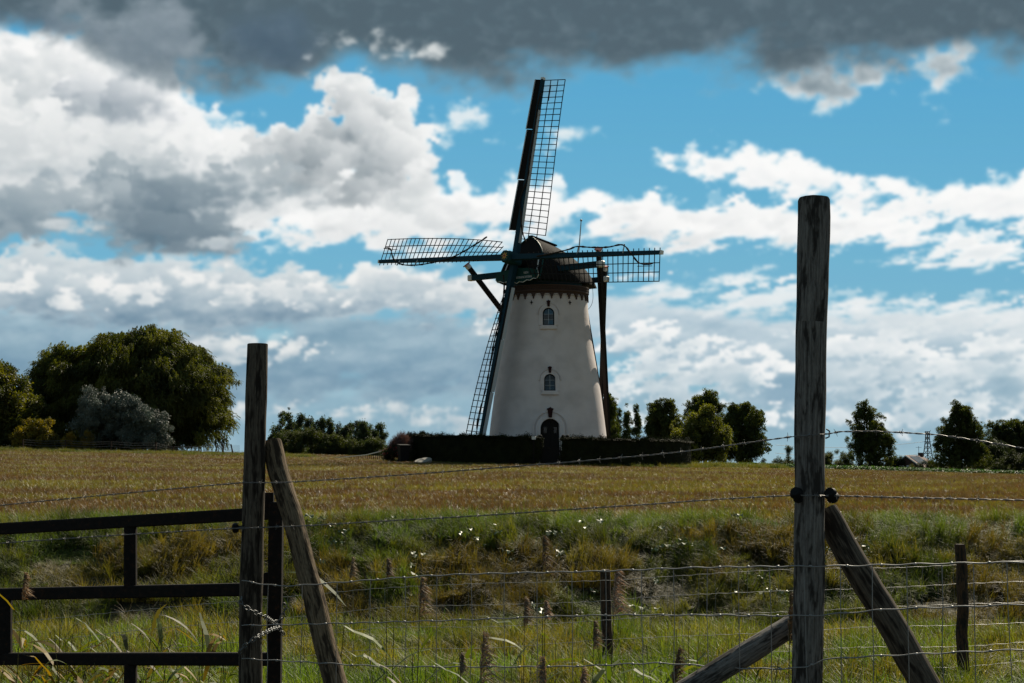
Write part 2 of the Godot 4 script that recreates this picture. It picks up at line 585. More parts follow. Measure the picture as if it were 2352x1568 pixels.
func mill_window(parent: Node3D, h0: float, h1: float, turn: float) -> void:
	var hw := 0.34
	var tall := h1 - h0
	var mid := (h0 + h1) * 0.5
	var w := Node3D.new()
	w.name = "window"
	parent.add_child(w, true)
	var lean := atan2(wall_smooth(h0) - wall_smooth(h1), tall)
	w.transform = Transform3D(Basis(Vector3.UP, turn) * Basis(Vector3.RIGHT, -lean), Basis(Vector3.UP, turn) * Vector3(0, h0, wall_smooth(h0) - 0.01))
	var spring := tall - hw
	var s := MB.new()
	arch_ring(s, arch(hw, 0, spring), arch(hw + 0.10, 0, spring), -0.22, 0.035)
	arch_ring(s, arch(hw + 0.09, 0, spring), arch(hw + 0.22, 0, spring), -0.10, 0.014)
	obj("surround", s, mat.limewash, w)
	var hood := MB.new()
	arch_ring(hood, arch(hw + 0.27, spring - 0.05, spring), arch(hw + 0.31, spring - 0.05, spring), -0.05, 0.03)
	obj("hood_mould", hood, mat.limewash, w)
	var sill := MB.new()
	sill.box(Transform3D(Basis(), Vector3(0, -0.15, 0.03)), Vector3(0.98, 0.17, 0.16))
	sill.box(Transform3D(Basis(), Vector3(0, -0.04, 0.0)), Vector3(0.86, 0.07, 0.14))
	obj("sill", sill, mat.limewash, w)
	obj("keystone", keystone_mesh(0.19, 0.40, 0.09), mat.dark_red_paint, w, Vector3(0, tall + 0.06, 0.0))
	var f := MB.new()
	arch_ring(f, arch(hw - 0.055, 0.05, spring), arch(hw - 0.003, 0.0, spring), -0.10, -0.03)
	f.box(Transform3D(Basis(), Vector3(0, 0.027, -0.065)), Vector3(hw * 2.0 - 0.02, 0.055, 0.07))
	obj("frame", f, mat.window_black, w)
	for b in [[0.0, tall * 0.5, 0.02, tall - 0.09], [0.0, tall * 0.335, hw * 2.0 - 0.12, 0.019], [0.0, tall * 0.645, hw * 2.0 - 0.12, 0.019]]:
		var g := MB.new()
		g.box(Transform3D(Basis(), Vector3(b[0], b[1], -0.078 if b[2] < 0.1 else -0.079)), Vector3(b[2], b[3], 0.03))
		obj("glazing_bar", g, mat.grey_paint, w)
	for side in [-1, 1]:
		for r in [[0.05, tall * 0.335], [tall * 0.335, tall * 0.645], [tall * 0.645, tall]]:
			var pane := PackedVector2Array()
			if r[1] < tall:
				pane = PackedVector2Array([Vector2(0.008, r[0]), Vector2(hw - 0.05, r[0]), Vector2(hw - 0.05, r[1]), Vector2(0.008, r[1])])
			else:
				pane.append(Vector2(0.008, r[0]))
				pane.append(Vector2(hw - 0.05, r[0]))
				for i in 7:
					var t := PI * 0.5 * i / 6.0
					pane.append(Vector2(maxf(0.008, (hw - 0.05) * cos(t)), spring + (hw - 0.05) * sin(t)))
			if side < 0:
				for i in pane.size():
					pane[i].x = -pane[i].x
				pane.reverse()
			var p := MB.new()
			p.slab(pane, Transform3D(Basis(Vector3.UP, rng.randf_range(-0.03, 0.03)), Vector3(0, 0, -0.095)), 0.006)
			obj("pane", p, mat.glass, w)

func build_windmill() -> void:
	var mill := thing("windmill", "white round brick windmill with dark lattice sails rising behind the clipped hedge", "windmill", MILL)
	# ---- wall with its openings
	var wall := MB.new()
	var angs := []
	for i in range(-60, 61):
		angs.append(PI * i / 60.0)
	for a in [0.118, 0.15, 0.165]:
		angs.append(a)
		angs.append(-a)
	angs.sort()
	var hs := [-0.4, 0.0]
	for i in range(1, 34):
		hs.append(10.1 * i / 33.0)
	var holes := [[0.0, 2.72, 0.165], [4.30, 5.30, 0.118], [8.17, 9.22, 0.15]]
	for q in holes:
		hs.append(q[0])
		hs.append(q[1])
	hs.sort()
	for j in hs.size() - 1:
		if hs[j + 1] - hs[j] < 1e-4:
			continue
		var r0 := wall_smooth(hs[j])
		var r1 := wall_smooth(hs[j + 1])
		var s := Vector2(hs[j + 1] - hs[j], r0 - r1).normalized()
		for i in angs.size() - 1:
			var a0: float = angs[i]
			var a1: float = angs[i + 1]
			if a1 - a0 < 1e-5:
				continue
			var open := false
			for q in holes:
				if (hs[j] + hs[j + 1]) * 0.5 > q[0] and (hs[j] + hs[j + 1]) * 0.5 < q[1] and absf((a0 + a1) * 0.5) < q[2]:
					open = true
			if open:
				continue
			var d0 := Vector3(sin(a0), 0, cos(a0))
			var d1 := Vector3(sin(a1), 0, cos(a1))
			var n0 := d0 * s.x + Vector3(0, s.y, 0)
			var n1 := d1 * s.x + Vector3(0, s.y, 0)
			# brickwork under limewash is never quite round
			var w00 := r0 + 0.012 * lump.get_noise_3d(d0.x * 6.0, hs[j] * 2.0, d0.z * 6.0)
			var w10 := r0 + 0.012 * lump.get_noise_3d(d1.x * 6.0, hs[j] * 2.0, d1.z * 6.0)
			var w11 := r1 + 0.012 * lump.get_noise_3d(d1.x * 6.0, hs[j + 1] * 2.0, d1.z * 6.0)
			var w01 := r1 + 0.012 * lump.get_noise_3d(d0.x * 6.0, hs[j + 1] * 2.0, d0.z * 6.0)
			var a := d0 * w00 + Vector3(0, hs[j], 0)
			var b := d1 * w10 + Vector3(0, hs[j], 0)
			var c := d1 * w11 + Vector3(0, hs[j + 1], 0)
			var e := d0 * w01 + Vector3(0, hs[j + 1], 0)
			for k in [[a, n0], [c, n1], [b, n1], [a, n0], [e, n0], [c, n1]]:
				wall.corner(k[0], k[1], Vector2.ZERO)
	obj("tower_wall", wall, mat.limewash, mill)
	var loft := MB.new()
	loft.lathe([[2.45, 10.0], [0.0, 10.02]], 40)
	obj("loft_floor", loft, plain("loft_boards", srgb(0.24, 0.17, 0.11), 0.8), mill)
	mill_window(mill, 8.17, 9.22, 0.0)
	mill_window(mill, 4.30, 5.30, 0.02)
	# ---- door
	var door := Node3D.new()
	door.name = "door"
	mill.add_child(door)
	var lean := atan2(wall_smooth(0.0) - wall_smooth(2.7), 2.7)
	door.transform = Transform3D(Basis(Vector3.UP, 0.02) * Basis(Vector3.RIGHT, -lean), Basis(Vector3.UP, 0.02) * Vector3(0, 0.0, wall_smooth(0.0)))
	var sm := MB.new()
	arch_ring(sm, arch(0.57, 0, 2.13), arch(0.70, 0, 2.13), -0.3, 0.05)
	arch_ring(sm, arch(0.69, 0, 2.13), arch(0.84, 0, 2.13), -0.12, 0.016)
	obj("surround", sm, mat.limewash, door)
	var hm := MB.new()
	arch_ring(hm, arch(0.96, 0.3, 2.13), arch(1.0, 0.3, 2.13), -0.05, 0.03)
	obj("hood_mould", hm, mat.limewash, door)
	obj("keystone", keystone_mesh(0.30, 0.62, 0.10), mat.dark_red_paint, door, Vector3(0, 2.76, 0.0))
	for side in [-1, 1]:
		var leafm := MB.new()
		var o := PackedVector2Array([Vector2(0.006, 0.0), Vector2(0.56, 0.0)])
		for i in 9:
			var t := PI * 0.5 * i / 8.0
			o.append(Vector2(maxf(0.006, 0.56 * cos(t)), 2.13 + 0.56 * sin(t)))
		if side < 0:
			for i in o.size():
				o[i].x = -o[i].x
			o.reverse()
		leafm.slab(o, Transform3D(Basis(), Vector3(0, 0, -0.14)), 0.05)
		var lf := obj("door_leaf", leafm, mat.tarred_wood, door)
		lf.set_meta("label", "dark arched door leaf with a small light")
		var pane := MB.new()
		pane.box(Transform3D(Basis(), Vector3(side * 0.29, 2.05, -0.11)), Vector3(0.17, 0.34, 0.012))
		obj("door_light", pane, mat.glass, door)
	# ---- brick cornice
	var cor := MB.new()
	cor.lathe([[2.36, 10.08], [2.43, 10.10], [2.43, 10.16], [2.50, 10.22], [2.50, 10.30], [2.46, 10.34], [2.46, 10.52], [2.52, 10.53], [2.52, 10.60], [2.0, 10.62]], 72)
	obj("cornice", cor, mat.terracotta, mill)
	var dent := MB.new()
	for i in 160:
		var a := TAU * i / 160.0
		dent.box(Transform3D(Basis(Vector3.UP, a), Vector3(sin(a), 0, cos(a)) * 2.475 + Vector3(0, 10.43, 0)), Vector3(0.055, 0.17, 0.06))
	obj("dentil_course", dent, mat.terracotta, mill).set_meta("kind", "stuff")
	var corbel := MB.new()
	var pro := PackedVector2Array([Vector2(0, -0.36), Vector2(0.035, -0.33), Vector2(0.03, -0.24), Vector2(0.075, -0.2), Vector2(0.075, -0.13), Vector2(0.13, -0.06), Vector2(0.15, 0.0), Vector2(-0.15, 0.0), Vector2(-0.13, -0.06), Vector2(-0.075, -0.13), Vector2(-0.075, -0.2), Vector2(-0.03, -0.24), Vector2(-0.035, -0.33)])
	corbel.slab(pro, Transform3D(), 0.10)
	var cm := corbel.made()
	for i in 28:
		var a := TAU * (i + 0.35) / 28.0
		var c := obj("corbel", cm, mat.terracotta, mill)
		c.transform = Transform3D(Basis(Vector3.UP, a) * Basis(Vector3.RIGHT, -0.08), Vector3(sin(a), 0, cos(a)) * 2.415 + Vector3(0, 10.12, 0))
	for a in [-0.42, 0.55]:
		var an := MB.new()
		an.slab(PackedVector2Array([Vector2(0.12, 0), Vector2(0.03, 0.03), Vector2(0, 0.13), Vector2(-0.03, 0.03), Vector2(-0.12, 0), Vector2(-0.03, -0.03), Vector2(0, -0.13), Vector2(0.03, -0.03)]), Transform3D(Basis(Vector3.UP, a), Vector3(sin(a), 0, cos(a)) * (wall_smooth(9.55) + 0.02) + Vector3(0, 9.55, 0)), 0.05)
		obj("wall_anchor", an, mat.window_black, mill)
	# ---- drum between wall and cap
	var drum := MB.new()
	drum.lathe([[2.08, 10.5], [2.08, 10.98], [1.0, 11.0]], 56)
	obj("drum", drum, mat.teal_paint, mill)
	build_cap(mill)
	build_sails(mill)

func cap_section(t: float, k: float, side: float) -> Vector3:
	# t 0 front .. 1 back, k 0 eave .. 1 ridge
	var zb := lerpf(2.62, -3.35, t)
	var zt := lerpf(1.48, -2.95, t)
	var w: float = [1.62, 2.12, 2.42, 2.45, 2.2, 1.75, 1.12][int(round(t * 6.0))] if absf(t * 6.0 - round(t * 6.0)) < 0.01 else 2.0
	var top := 13.60 - 0.16 * maxf(0.0, 1.48 - zt) - 0.16 * maxf(0.0, -1.0 - zt) - 0.07 * maxf(0.0, -1.0 - zt) ** 2
	var bot := 10.86 - 0.04 * t
	var y := lerpf(bot, top, k)
	return Vector3(side * w * pow(1.0 - pow(k, lerpf(3.0, 1.6, minf(1.0, t * 2.5))), 0.9), y, lerpf(zb, zt, k))

func build_cap(mill: Node3D) -> void:
	var turn := Basis(Vector3.UP, CAP_TURN)
	var cap := Node3D.new()
	cap.name = "cap"
	cap.transform = Transform3D(turn, Vector3.ZERO)
	mill.add_child(cap)
	var roof := MB.new()
	var ks := [0.0, 0.12, 0.25, 0.4, 0.55, 0.68, 0.8, 0.9, 0.96, 1.0]
	var grid := []
	for i in 7:
		var row := []
		for s in [-1.0, 1.0]:
			for k in range(ks.size()):
				var kk: int = k if s < 0.0 else ks.size() - 1 - k
				if s > 0.0 and kk == ks.size() - 1:
					continue
				row.append(cap_section(i / 6.0, ks[kk], s))
		grid.append(row)
	var norm := []
	for i in 7:
		var row := []
		for k in range(grid[0].size()):
			var a: Vector3 = grid[mini(i + 1, 6)][k] - grid[maxi(i - 1, 0)][k]
			var b: Vector3 = grid[i][mini(k + 1, grid[0].size() - 1)] - grid[i][maxi(k - 1, 0)]
			row.append(b.cross(a).normalized() * (1.0 if b.cross(a).dot(grid[i][k] - Vector3(0, 11.5, 0)) > 0.0 else -1.0))
		norm.append(row)
	for i in 6:
		for k in range(grid[0].size() - 1):
			for e in [[i, k], [i + 1, k + 1], [i, k + 1], [i, k], [i + 1, k], [i + 1, k + 1]]:
				roof.corner(grid[i if e[0] == i else i + 1][e[1]], norm[e[0]][e[1]], Vector2.ZERO)
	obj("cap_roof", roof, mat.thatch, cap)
	# front and back boarding
	for e in [0, 6]:
		var front := MB.new()
		var row: Array = grid[e]
		var mid := Vector3(0, 12.0, cap_section(e / 6.0, 0.45, 0.0).z)
		for k in range(row.size()):
			var a: Vector3 = row[k]
			var b: Vector3 = row[(k + 1) % row.size()]
			if e == 0:
				front.tri(mid, b, a)
			else:
				front.tri(mid, a, b)
		obj("cap_front" if e == 0 else "cap_back", front, mat.tarred_wood, cap)
	# edge boards of the front opening, ridge cap, floor
	for s in [-1.0, 1.0]:
		var rim := MB.new()
		var pts := PackedVector3Array()
		var rad := PackedFloat32Array()
		for k in ks:
			pts.append(cap_section(0.0, k, s) + Vector3(0, 0.0, 0.03))
			rad.append(0.05)
		rim.tube(pts, rad, 6)
		obj("cap_edge_board", rim, mat.green_paint, cap)
		var white := MB.new()
		white.beam(cap_section(0.0, 0.15, s * 0.82) + Vector3(0, 0, 0.07), cap_section(0.0, 0.45, s * 0.80) + Vector3(0, 0, 0.07), 0.07, 0.03)
		obj("white_stripe", white, mat.white_paint, cap)
	var ridge := MB.new()
	ridge.beam(cap_section(0.0, 1.0, 0) + Vector3(0, 0.03, 0.10), cap_section(0.5, 1.0, 0) + Vector3(0, 0.05, 0), 0.30, 0.09)
	obj("cap_ridge_board", ridge, mat.tarred_wood, cap)
	var floor_m := MB.new()
	for i in 6:
		floor_m.quad(cap_section(i / 6.0, 0, -1) + Vector3(0, 0.05, 0), cap_section((i + 1) / 6.0, 0, -1) + Vector3(0, 0.05, 0), cap_section((i + 1) / 6.0, 0, 1) + Vector3(0, 0.05, 0), cap_section(i / 6.0, 0, 1) + Vector3(0, 0.05, 0))
	obj("cap_floor", floor_m, mat.tarred_wood, cap)
	# name board under the shaft
	var beard := MB.new()
	var o := PackedVector2Array([Vector2(-1.66, 0.55), Vector2(-1.70, 0.2), Vector2(-1.55, 0.02), Vector2(-1.3, 0.06), Vector2(-1.05, -0.04), Vector2(-0.8, 0.0), Vector2(-0.5, -0.12), Vector2(-0.2, -0.06), Vector2(0.0, -0.16), Vector2(0.2, -0.06), Vector2(0.5, -0.12), Vector2(0.8, 0.0), Vector2(1.05, -0.04), Vector2(1.3, 0.06), Vector2(1.55, 0.02), Vector2(1.70, 0.2), Vector2(1.66, 0.55), Vector2(0.9, 0.72), Vector2(0.0, 0.78), Vector2(-0.9, 0.72)])
	beard.slab(o, Transform3D(Basis(), Vector3(0, 10.82, 2.74)), 0.07)
	obj("name_board", beard, mat.green_paint, cap)
	var trim := MB.new()
	for i in range(1, 16):
		var p := o[i]
		var q := o[i + 1]
		trim.beam(Vector3(p.x, p.y + 10.84, 2.79), Vector3(q.x, q.y + 10.84, 2.79), 0.035, 0.03, Vector3.BACK)
	obj("white_edging", trim, mat.white_paint, cap)
	for line in [["IN  VERWACHTING", 0.13, 11.02, 0.42], ["1874", 0.13, 11.27, 0.72]]:
		var tm := TextMesh.new()
		var f := SystemFont.new()
		f.font_names = PackedStringArray(["Droid Sans"])
		f.font_weight = 700
		tm.font = f
		tm.text = line[0]
		tm.font_size = 32
		tm.pixel_size = line[1] / 24.0
		tm.depth = 0.012
		obj("lettering", tm, mat.grey_paint, cap, Vector3(line[3], line[2], 2.787))
	# cross beams through the cap, with white ends and red caps
	for b in [["long_cross_beam", 1.26, 5.1, 11.55, 0.34], ["short_cross_beam", -2.5, 2.46, 11.22, 0.30]]:
		var m := MB.new()
		m.beam(Vector3(-b[2], b[3], b[1]), Vector3(b[2], b[3], b[1]), b[4], b[4], Vector3.UP)
		var beam := obj(b[0], m, mat.blue_steel, cap)
		for s in [-1.0, 1.0]:
			var e := MB.new()
			e.box(Transform3D(Basis(Vector3.BACK, PI / 2), Vector3(s * (b[2] + 0.02), b[3], b[1])), Vector3(b[4] + 0.03, 0.42, b[4] + 0.03), 0.05)
			obj("white_end", e, mat.white_paint, beam)
	# tail pole and the four braces that meet it
	var foot := Vector3(0, 1.15, -5.66)
	var tail_top := Vector3(0, 11.15, -3.1)
	var tp := MB.new()
	tp.beam(tail_top, foot + Vector3(0, -0.7, -0.25), 0.30, 0.30)
	obj("tail_pole", tp, mat.tarred_wood, cap)
	for s in [-1.0, 1.0]:
		var a := Vector3(s * 4.85, 11.55, 1.05)
		var dir := (foot + Vector3(s * 0.16, 0.1, 0) - a).normalized()
		var m := MB.new()
		m.beam(a - dir * 0.75, foot + Vector3(s * 0.16, 0.1, 0), 0.24, 0.24)
		var br := obj("long_brace", m, mat.tarred_wood, cap)
		var e := MB.new()
		e.beam(a - dir * 1.02, a - dir * 0.75, 0.26, 0.26)
		obj("white_head", e, mat.white_paint, br)
		var r := MB.new()
		r.beam(a - dir * 1.09, a - dir * 1.02, 0.36, 0.36)
		obj("red_cap", r, mat.red_paint, br)
		var join := tail_top.lerp(foot, 0.70)
		a = Vector3(s * 2.25, 11.22, -2.72)
		dir = (join + Vector3(s * 0.17, 0, 0) - a).normalized()
		m = MB.new()
		m.beam(a - dir * 0.55, join + Vector3(s * 0.17, 0, 0), 0.20, 0.20)
		br = obj("short_brace", m, mat.tarred_wood, cap)
		e = MB.new()
		e.beam(a - dir * 0.80, a - dir * 0.55, 0.22, 0.22)
		obj("white_head", e, mat.white_paint, br)
		r = MB.new()
		r.beam(a - dir * 0.86, a - dir * 0.80, 0.32, 0.32)
		obj("red_cap", r, mat.red_paint, br)
	var pole := MB.new()
	pole.tube(PackedVector3Array([Vector3(0.1, 12.2, -2.75), Vector3(0.1, 15.1, -3.1)]), PackedFloat32Array([0.045, 0.03]), 8)
	pole.ball(Vector3(0.1, 15.12, -3.1), Vector3.ONE * 0.08, 8, 5)
	obj("flag_pole", pole, mat.grey_paint, cap)
	var rp := MB.new()
	var pts := PackedVector3Array()
	var rad := PackedFloat32Array()
	for i in 14:
		var t := i / 13.0
		pts.append(Vector3(0.9, 10.9, -3.2).lerp(Vector3(1.1, 9.2, -1.95), t) + Vector3(0.18, -0.25, -0.2) * sin(PI * t))
		rad.append(0.014)
	rp.tube(pts, rad, 5)
	obj("brake_rope", rp, mat.rope, cap)
	lift_parts(cap, mill)

# the parts of a helper node become parts of the thing itself
func lift_parts(from: Node3D, to: Node3D) -> void:
	for part in from.get_children():
		from.remove_child(part)
		part.transform = from.transform * part.transform
		var called := String(part.name)
		while called[-1].is_valid_int():
			called = called.left(-1)
		part.name = called
		to.add_child(part, true)
	to.remove_child(from)
	from.free()

func build_sails(mill: Node3D) -> void:
	var turn := Basis(Vector3.UP, CAP_TURN) * Basis(Vector3.RIGHT, -0.1527)
	var hub := Basis(Vector3.UP, CAP_TURN) * Vector3(0, 0, 3.55) + Vector3(0, 12.18, 0)
	# windshaft and its iron head
	var sh := Node3D.new()
	sh.name = "windshaft"
	sh.transform = Transform3D(turn, hub)
	mill.add_child(sh)
	var m := MB.new()
	m.tube(PackedVector3Array([Vector3(0, 0, -3.0), Vector3(0, 0, -0.9)]), PackedFloat32Array([0.3, 0.32]), 14)
	obj("windshaft", m, mat.tarred_wood, sh)
	m = MB.new()
	m.box(Transform3D(Basis(Vector3.RIGHT, PI / 2), Vector3(0, 0, -0.35)), Vector3(0.66, 1.2, 0.66), 0.08)
	obj("shaft_head", m, mat.teal_paint, sh)
	m = MB.new()
	var oct := PackedVector2Array()
	for i in 8:
		oct.append(Vector2(cos(TAU * (i + 0.5) / 8.0), sin(TAU * (i + 0.5) / 8.0)) * 0.36)
	m.slab(oct, Transform3D(Basis(), Vector3(0, 0, 0.28)), 0.06)
	var plate := obj("hub_plate", m, mat.green_paint, sh)
	m = MB.new()
	var star := PackedVector2Array()
	for i in 16:
		var r := 0.25 if i % 2 == 0 else 0.085
		star.append(Vector2(cos(TAU * i / 16.0), sin(TAU * i / 16.0)) * r)
	m.slab(star, Transform3D(Basis(), Vector3(0, 0, 0.322)), 0.02)
	obj("gold_star", m, mat.gold_paint, plate)
	m = MB.new()
	var disc := PackedVector2Array()
	for i in 12:
		disc.append(Vector2(cos(TAU * i / 12.0), sin(TAU * i / 12.0)) * 0.075)
	m.slab(disc, Transform3D(Basis(), Vector3(0, 0, 0.34)), 0.02)
	obj("red_boss", m, mat.red_paint, plate)
	lift_parts(sh, mill)
	var bar := MB.new()
	bar.beam(Vector3(-0.26, 0, 0), Vector3(1.57, 0, 0), 0.040, 0.032, Vector3.UP)
	var bar_mesh := bar.made()
	var labels := ["sail standing upright with a boarded leading edge", "sail pointing left with bare lattice and a rolled cloth hanging below its stock", "sail pointing down behind the hedge with a boarded leading edge", "sail pointing right in front of the cap with its cloth rolled above the stock"]
	for k in 4:
		var upright := k % 2 == 0
		var s := Node3D.new()
		s.name = "sail"
		s.transform = Transform3D(turn * Basis(Vector3.BACK, -0.0661 + [0.0, 0.0, -0.05, 0.0][k] + k * PI / 2), hub + turn * Vector3(0, 0, -0.62 if upright else -0.08))
		mill.add_child(s, true)
		s.set_meta("label", labels[k])
		var reach := 11.15
		m = MB.new()
		m.beam(Vector3(0, -0.02 if k < 2 else 0.02, 0), Vector3(0, reach, 0), 0.32, 0.34, Vector3.RIGHT, 0.0, 0.19)
		obj("stock", m, mat.blue_steel, s)
		m = MB.new()
		m.box(Transform3D(Basis(), Vector3(0, reach + 0.03, 0)), Vector3(0.2, 0.16, 0.2))
		obj("stock_tip", m, mat.white_paint, s)
		var twist := func(y: float) -> float: return deg_to_rad(10.0 + 30.0 * pow(1.0 - clampf((y - 1.2) / 9.8, 0.0, 1.0), 2.0))
		for i in 28:
			var y := 1.30 + i * 0.3625
			var b := obj("lattice_bar", bar_mesh, mat.lattice_wood, s)
			var shrink := 1.0
			if i == 0:
				shrink = 0.74
			b.transform = Transform3D(Basis(Vector3.UP, twist.call(y)).scaled_local(Vector3(shrink, 1, 1)) * Basis(Vector3.BACK, rng.randf_range(-0.012, 0.012)), Vector3(0, y, 0.0))
		for e in [0.55, 1.05, 1.55]:
			m = MB.new()
			var prev := Vector3.ZERO
			for i in 28:
				if i == 0 and e > 1.2:
					continue
				var y := 1.30 + i * 0.3625
				var p: Vector3 = Basis(Vector3.UP, twist.call(y)) * Vector3(e, 0, 0) + Vector3(0, y, -0.03)
				if prev != Vector3.ZERO:
					m.beam(prev, p, 0.045, 0.03)
				prev = p
			obj("batten", m, mat.lattice_wood, s)
		# short stick beside the tip
		m = MB.new()
		m.beam(Vector3(0.75, 9.7, 0.03), Vector3(0.75, 10.7, 0.03), 0.03, 0.03)
		obj("pointing_line_rod", m, mat.lattice_wood, s)
		if upright:
			# boards in front of the stock, hinged out towards the wind, with a pale edge board
			var inner := PackedVector3Array()
			for part in 3:
				var y0 := 1.75 + part * 3.13
				var y1 := y0 + 3.10
				var w0 := lerpf(0.42, 0.30, part / 3.0)
				var w1 := lerpf(0.42, 0.30, (part + 1) / 3.0)
				m = MB.new()
				var q0 := Vector3(-0.12, y0, 0.10)
				var q1 := Vector3(-0.10, y1, 0.08)
				var p0 := q0 + Vector3(-w0, 0, 0.16)
				var p1 := q1 + Vector3(-w1, 0, 0.12)
				var nn := Vector3(0, 0, 0.03)
				m.quad(p0 + nn, q0 + nn, q1 + nn, p1 + nn)
				m.quad(q0, p0, p1, q1)
				m.quad(p0, q0, q0 + nn, p0 + nn)
				m.quad(q1, p1, p1 + nn, q1 + nn)
				m.quad(p1, p0, p0 + nn, p1 + nn)
				m.quad(q0, q1, q1 + nn, q0 + nn)
				obj("windboard", m, mat.tarred_wood, s)
				m = MB.new()
				m.beam(p0 + Vector3(-0.03, 0, 0.02), p1 + Vector3(-0.03, 0, 0.02), 0.20, 0.03, Vector3(0.8, 0, 0.6))
				obj("edge_board", m, mat.grey_paint, s)
			m = MB.new()
			m.beam(Vector3(0.17, 1.0, 0.0), Vector3(0.12, 9.2, 0.0), 0.03, 0.22)
			obj("stock_face", m, mat.grey_paint, s)
		# the furled cloth
		var way: Array = [[[1.0, 0.85], [1.7, 0.42], [2.8, 0.1], [3.6, -0.16], [5.0, 0.2], [6.4, 0.1], [7.8, 0.16], [9.4, 0.12], [10.2, 0.2]], [[1.85, 1.25], [2.6, 0.86], [3.6, 0.4], [4.7, 0.0], [6.2, -0.24], [7.6, -0.36], [8.9, -0.28], [9.7, 0.1], [10.15, 0.75], [10.75, 0.8]], [[1.0, 0.5], [1.9, 0.2], [3.6, 0.1], [5.2, 0.2], [7.6, 0.14], [9.6, 0.3], [10.3, 0.2]], [[2.4, 0.05], [3.6, -0.1], [4.8, -0.3], [5.3, -0.44], [6.4, -0.36], [7.6, -0.34], [8.6, -0.44], [9.2, 0.0], [9.9, 0.6], [10.5, 0.7], [10.9, 0.66]]][k]
		var cv := Curve3D.new()
		for i in range(way.size()):
			var a: Array = way[maxi(i - 1, 0)]
			var c: Array = way[mini(i + 1, way.size() - 1)]
			var tan_v := Vector3(c[1] - a[1], c[0] - a[0], 0) * 0.17
			cv.add_point(Vector3(way[i][1], way[i][0], 0.22), -tan_v, tan_v)
		var pts := PackedVector3Array()
		var rad := PackedFloat32Array()
		var n := 60
		for i in n + 1:
			pts.append(cv.sample_baked(cv.get_baked_length() * i / n))
			rad.append(0.045 + 0.02 * sin(i * 1.7) * sin(i * 0.6))
		m = MB.new()
		m.tube(pts, rad, 7)
		obj("rolled_cloth", m, mat.sailcloth, s)
		if not upright:
			for e in ([[5.3, -0.5], [8.6, -0.5]] if k == 3 else [[7.6, -0.42], [9.2, -0.34]]):
				m = MB.new()
				m.beam(Vector3(0, e[0], 0.1), Vector3(e[1], e[0] + 0.12, 0.2), 0.07, 0.05)
				obj("cleat", m, mat.grey_paint, s)
# ---------------------------------------------------------------- leaves and trees
func rand_dir() -> Vector3:
	var z := rng.randf_range(-1.0, 1.0)
	var t := rng.randf_range(0.0, TAU)
	var r := sqrt(1.0 - z * z)
	return Vector3(r * cos(t), z, r * sin(t))

# a twig of leaves, about one unit across
func twig_mesh(kind: String, sd: int) -> ArrayMesh:
	var r := RandomNumberGenerator.new()
	r.seed = sd
	var m := MB.new()
	var n: int = {"broad": 11, "fine": 16, "willow": 18, "twiggy": 9, "poplar": 12}[kind]
	for i in n:
		var d := Vector3(r.randf_range(-1, 1), r.randf_range(-1, 1), r.randf_range(-1, 1))
		d = d.normalized() * pow(r.randf(), 0.5)
		var len := 0.34
		var half := 0.11
		var p := d * 0.5
		var way := Vector3(r.randf_range(-1, 1), r.randf_range(-0.6, 0.6), r.randf_range(-1, 1)).normalized()
		match kind:
			"fine":
				len = 0.24
				half = 0.07
			"poplar":
				len = 0.27
				half = 0.12
				way = (way + Vector3(0, 0.35, 0)).normalized()
			"willow":
				# leaves along a hanging shoot
				var t := i / float(n)
				p = Vector3(0.16 * t + r.randf_range(-0.05, 0.05), 0.25 - 1.15 * t * t - 0.1 * t, r.randf_range(-0.05, 0.05))
				way = Vector3(r.randf_range(-0.7, 0.7), -1.0, r.randf_range(-0.7, 0.7)).normalized()
				len = 0.34
				half = 0.045
			"twiggy":
				p = d * 0.25
				way = Vector3(r.randf_range(-0.6, 0.6), 1.0, r.randf_range(-0.6, 0.6)).normalized()
				len = 0.8
				half = 0.012
		var side := way.cross(Vector3(r.randf_range(-1, 1), r.randf_range(-1, 1), r.randf_range(-1, 1))).normalized()
		var fold := way.cross(side) * half * 0.4
		var a := p
		var b := p + way * len
		var c := p + way * len * 0.45
		m.tri(a, c + side * half + fold, b)
		m.tri(a, b, c - side * half + fold)
	return m.made()

var twigs := {}

func twig(kind: String) -> ArrayMesh:
	if not twigs.has(kind):
		twigs[kind] = twig_mesh(kind, kind.hash())
	return twigs[kind]

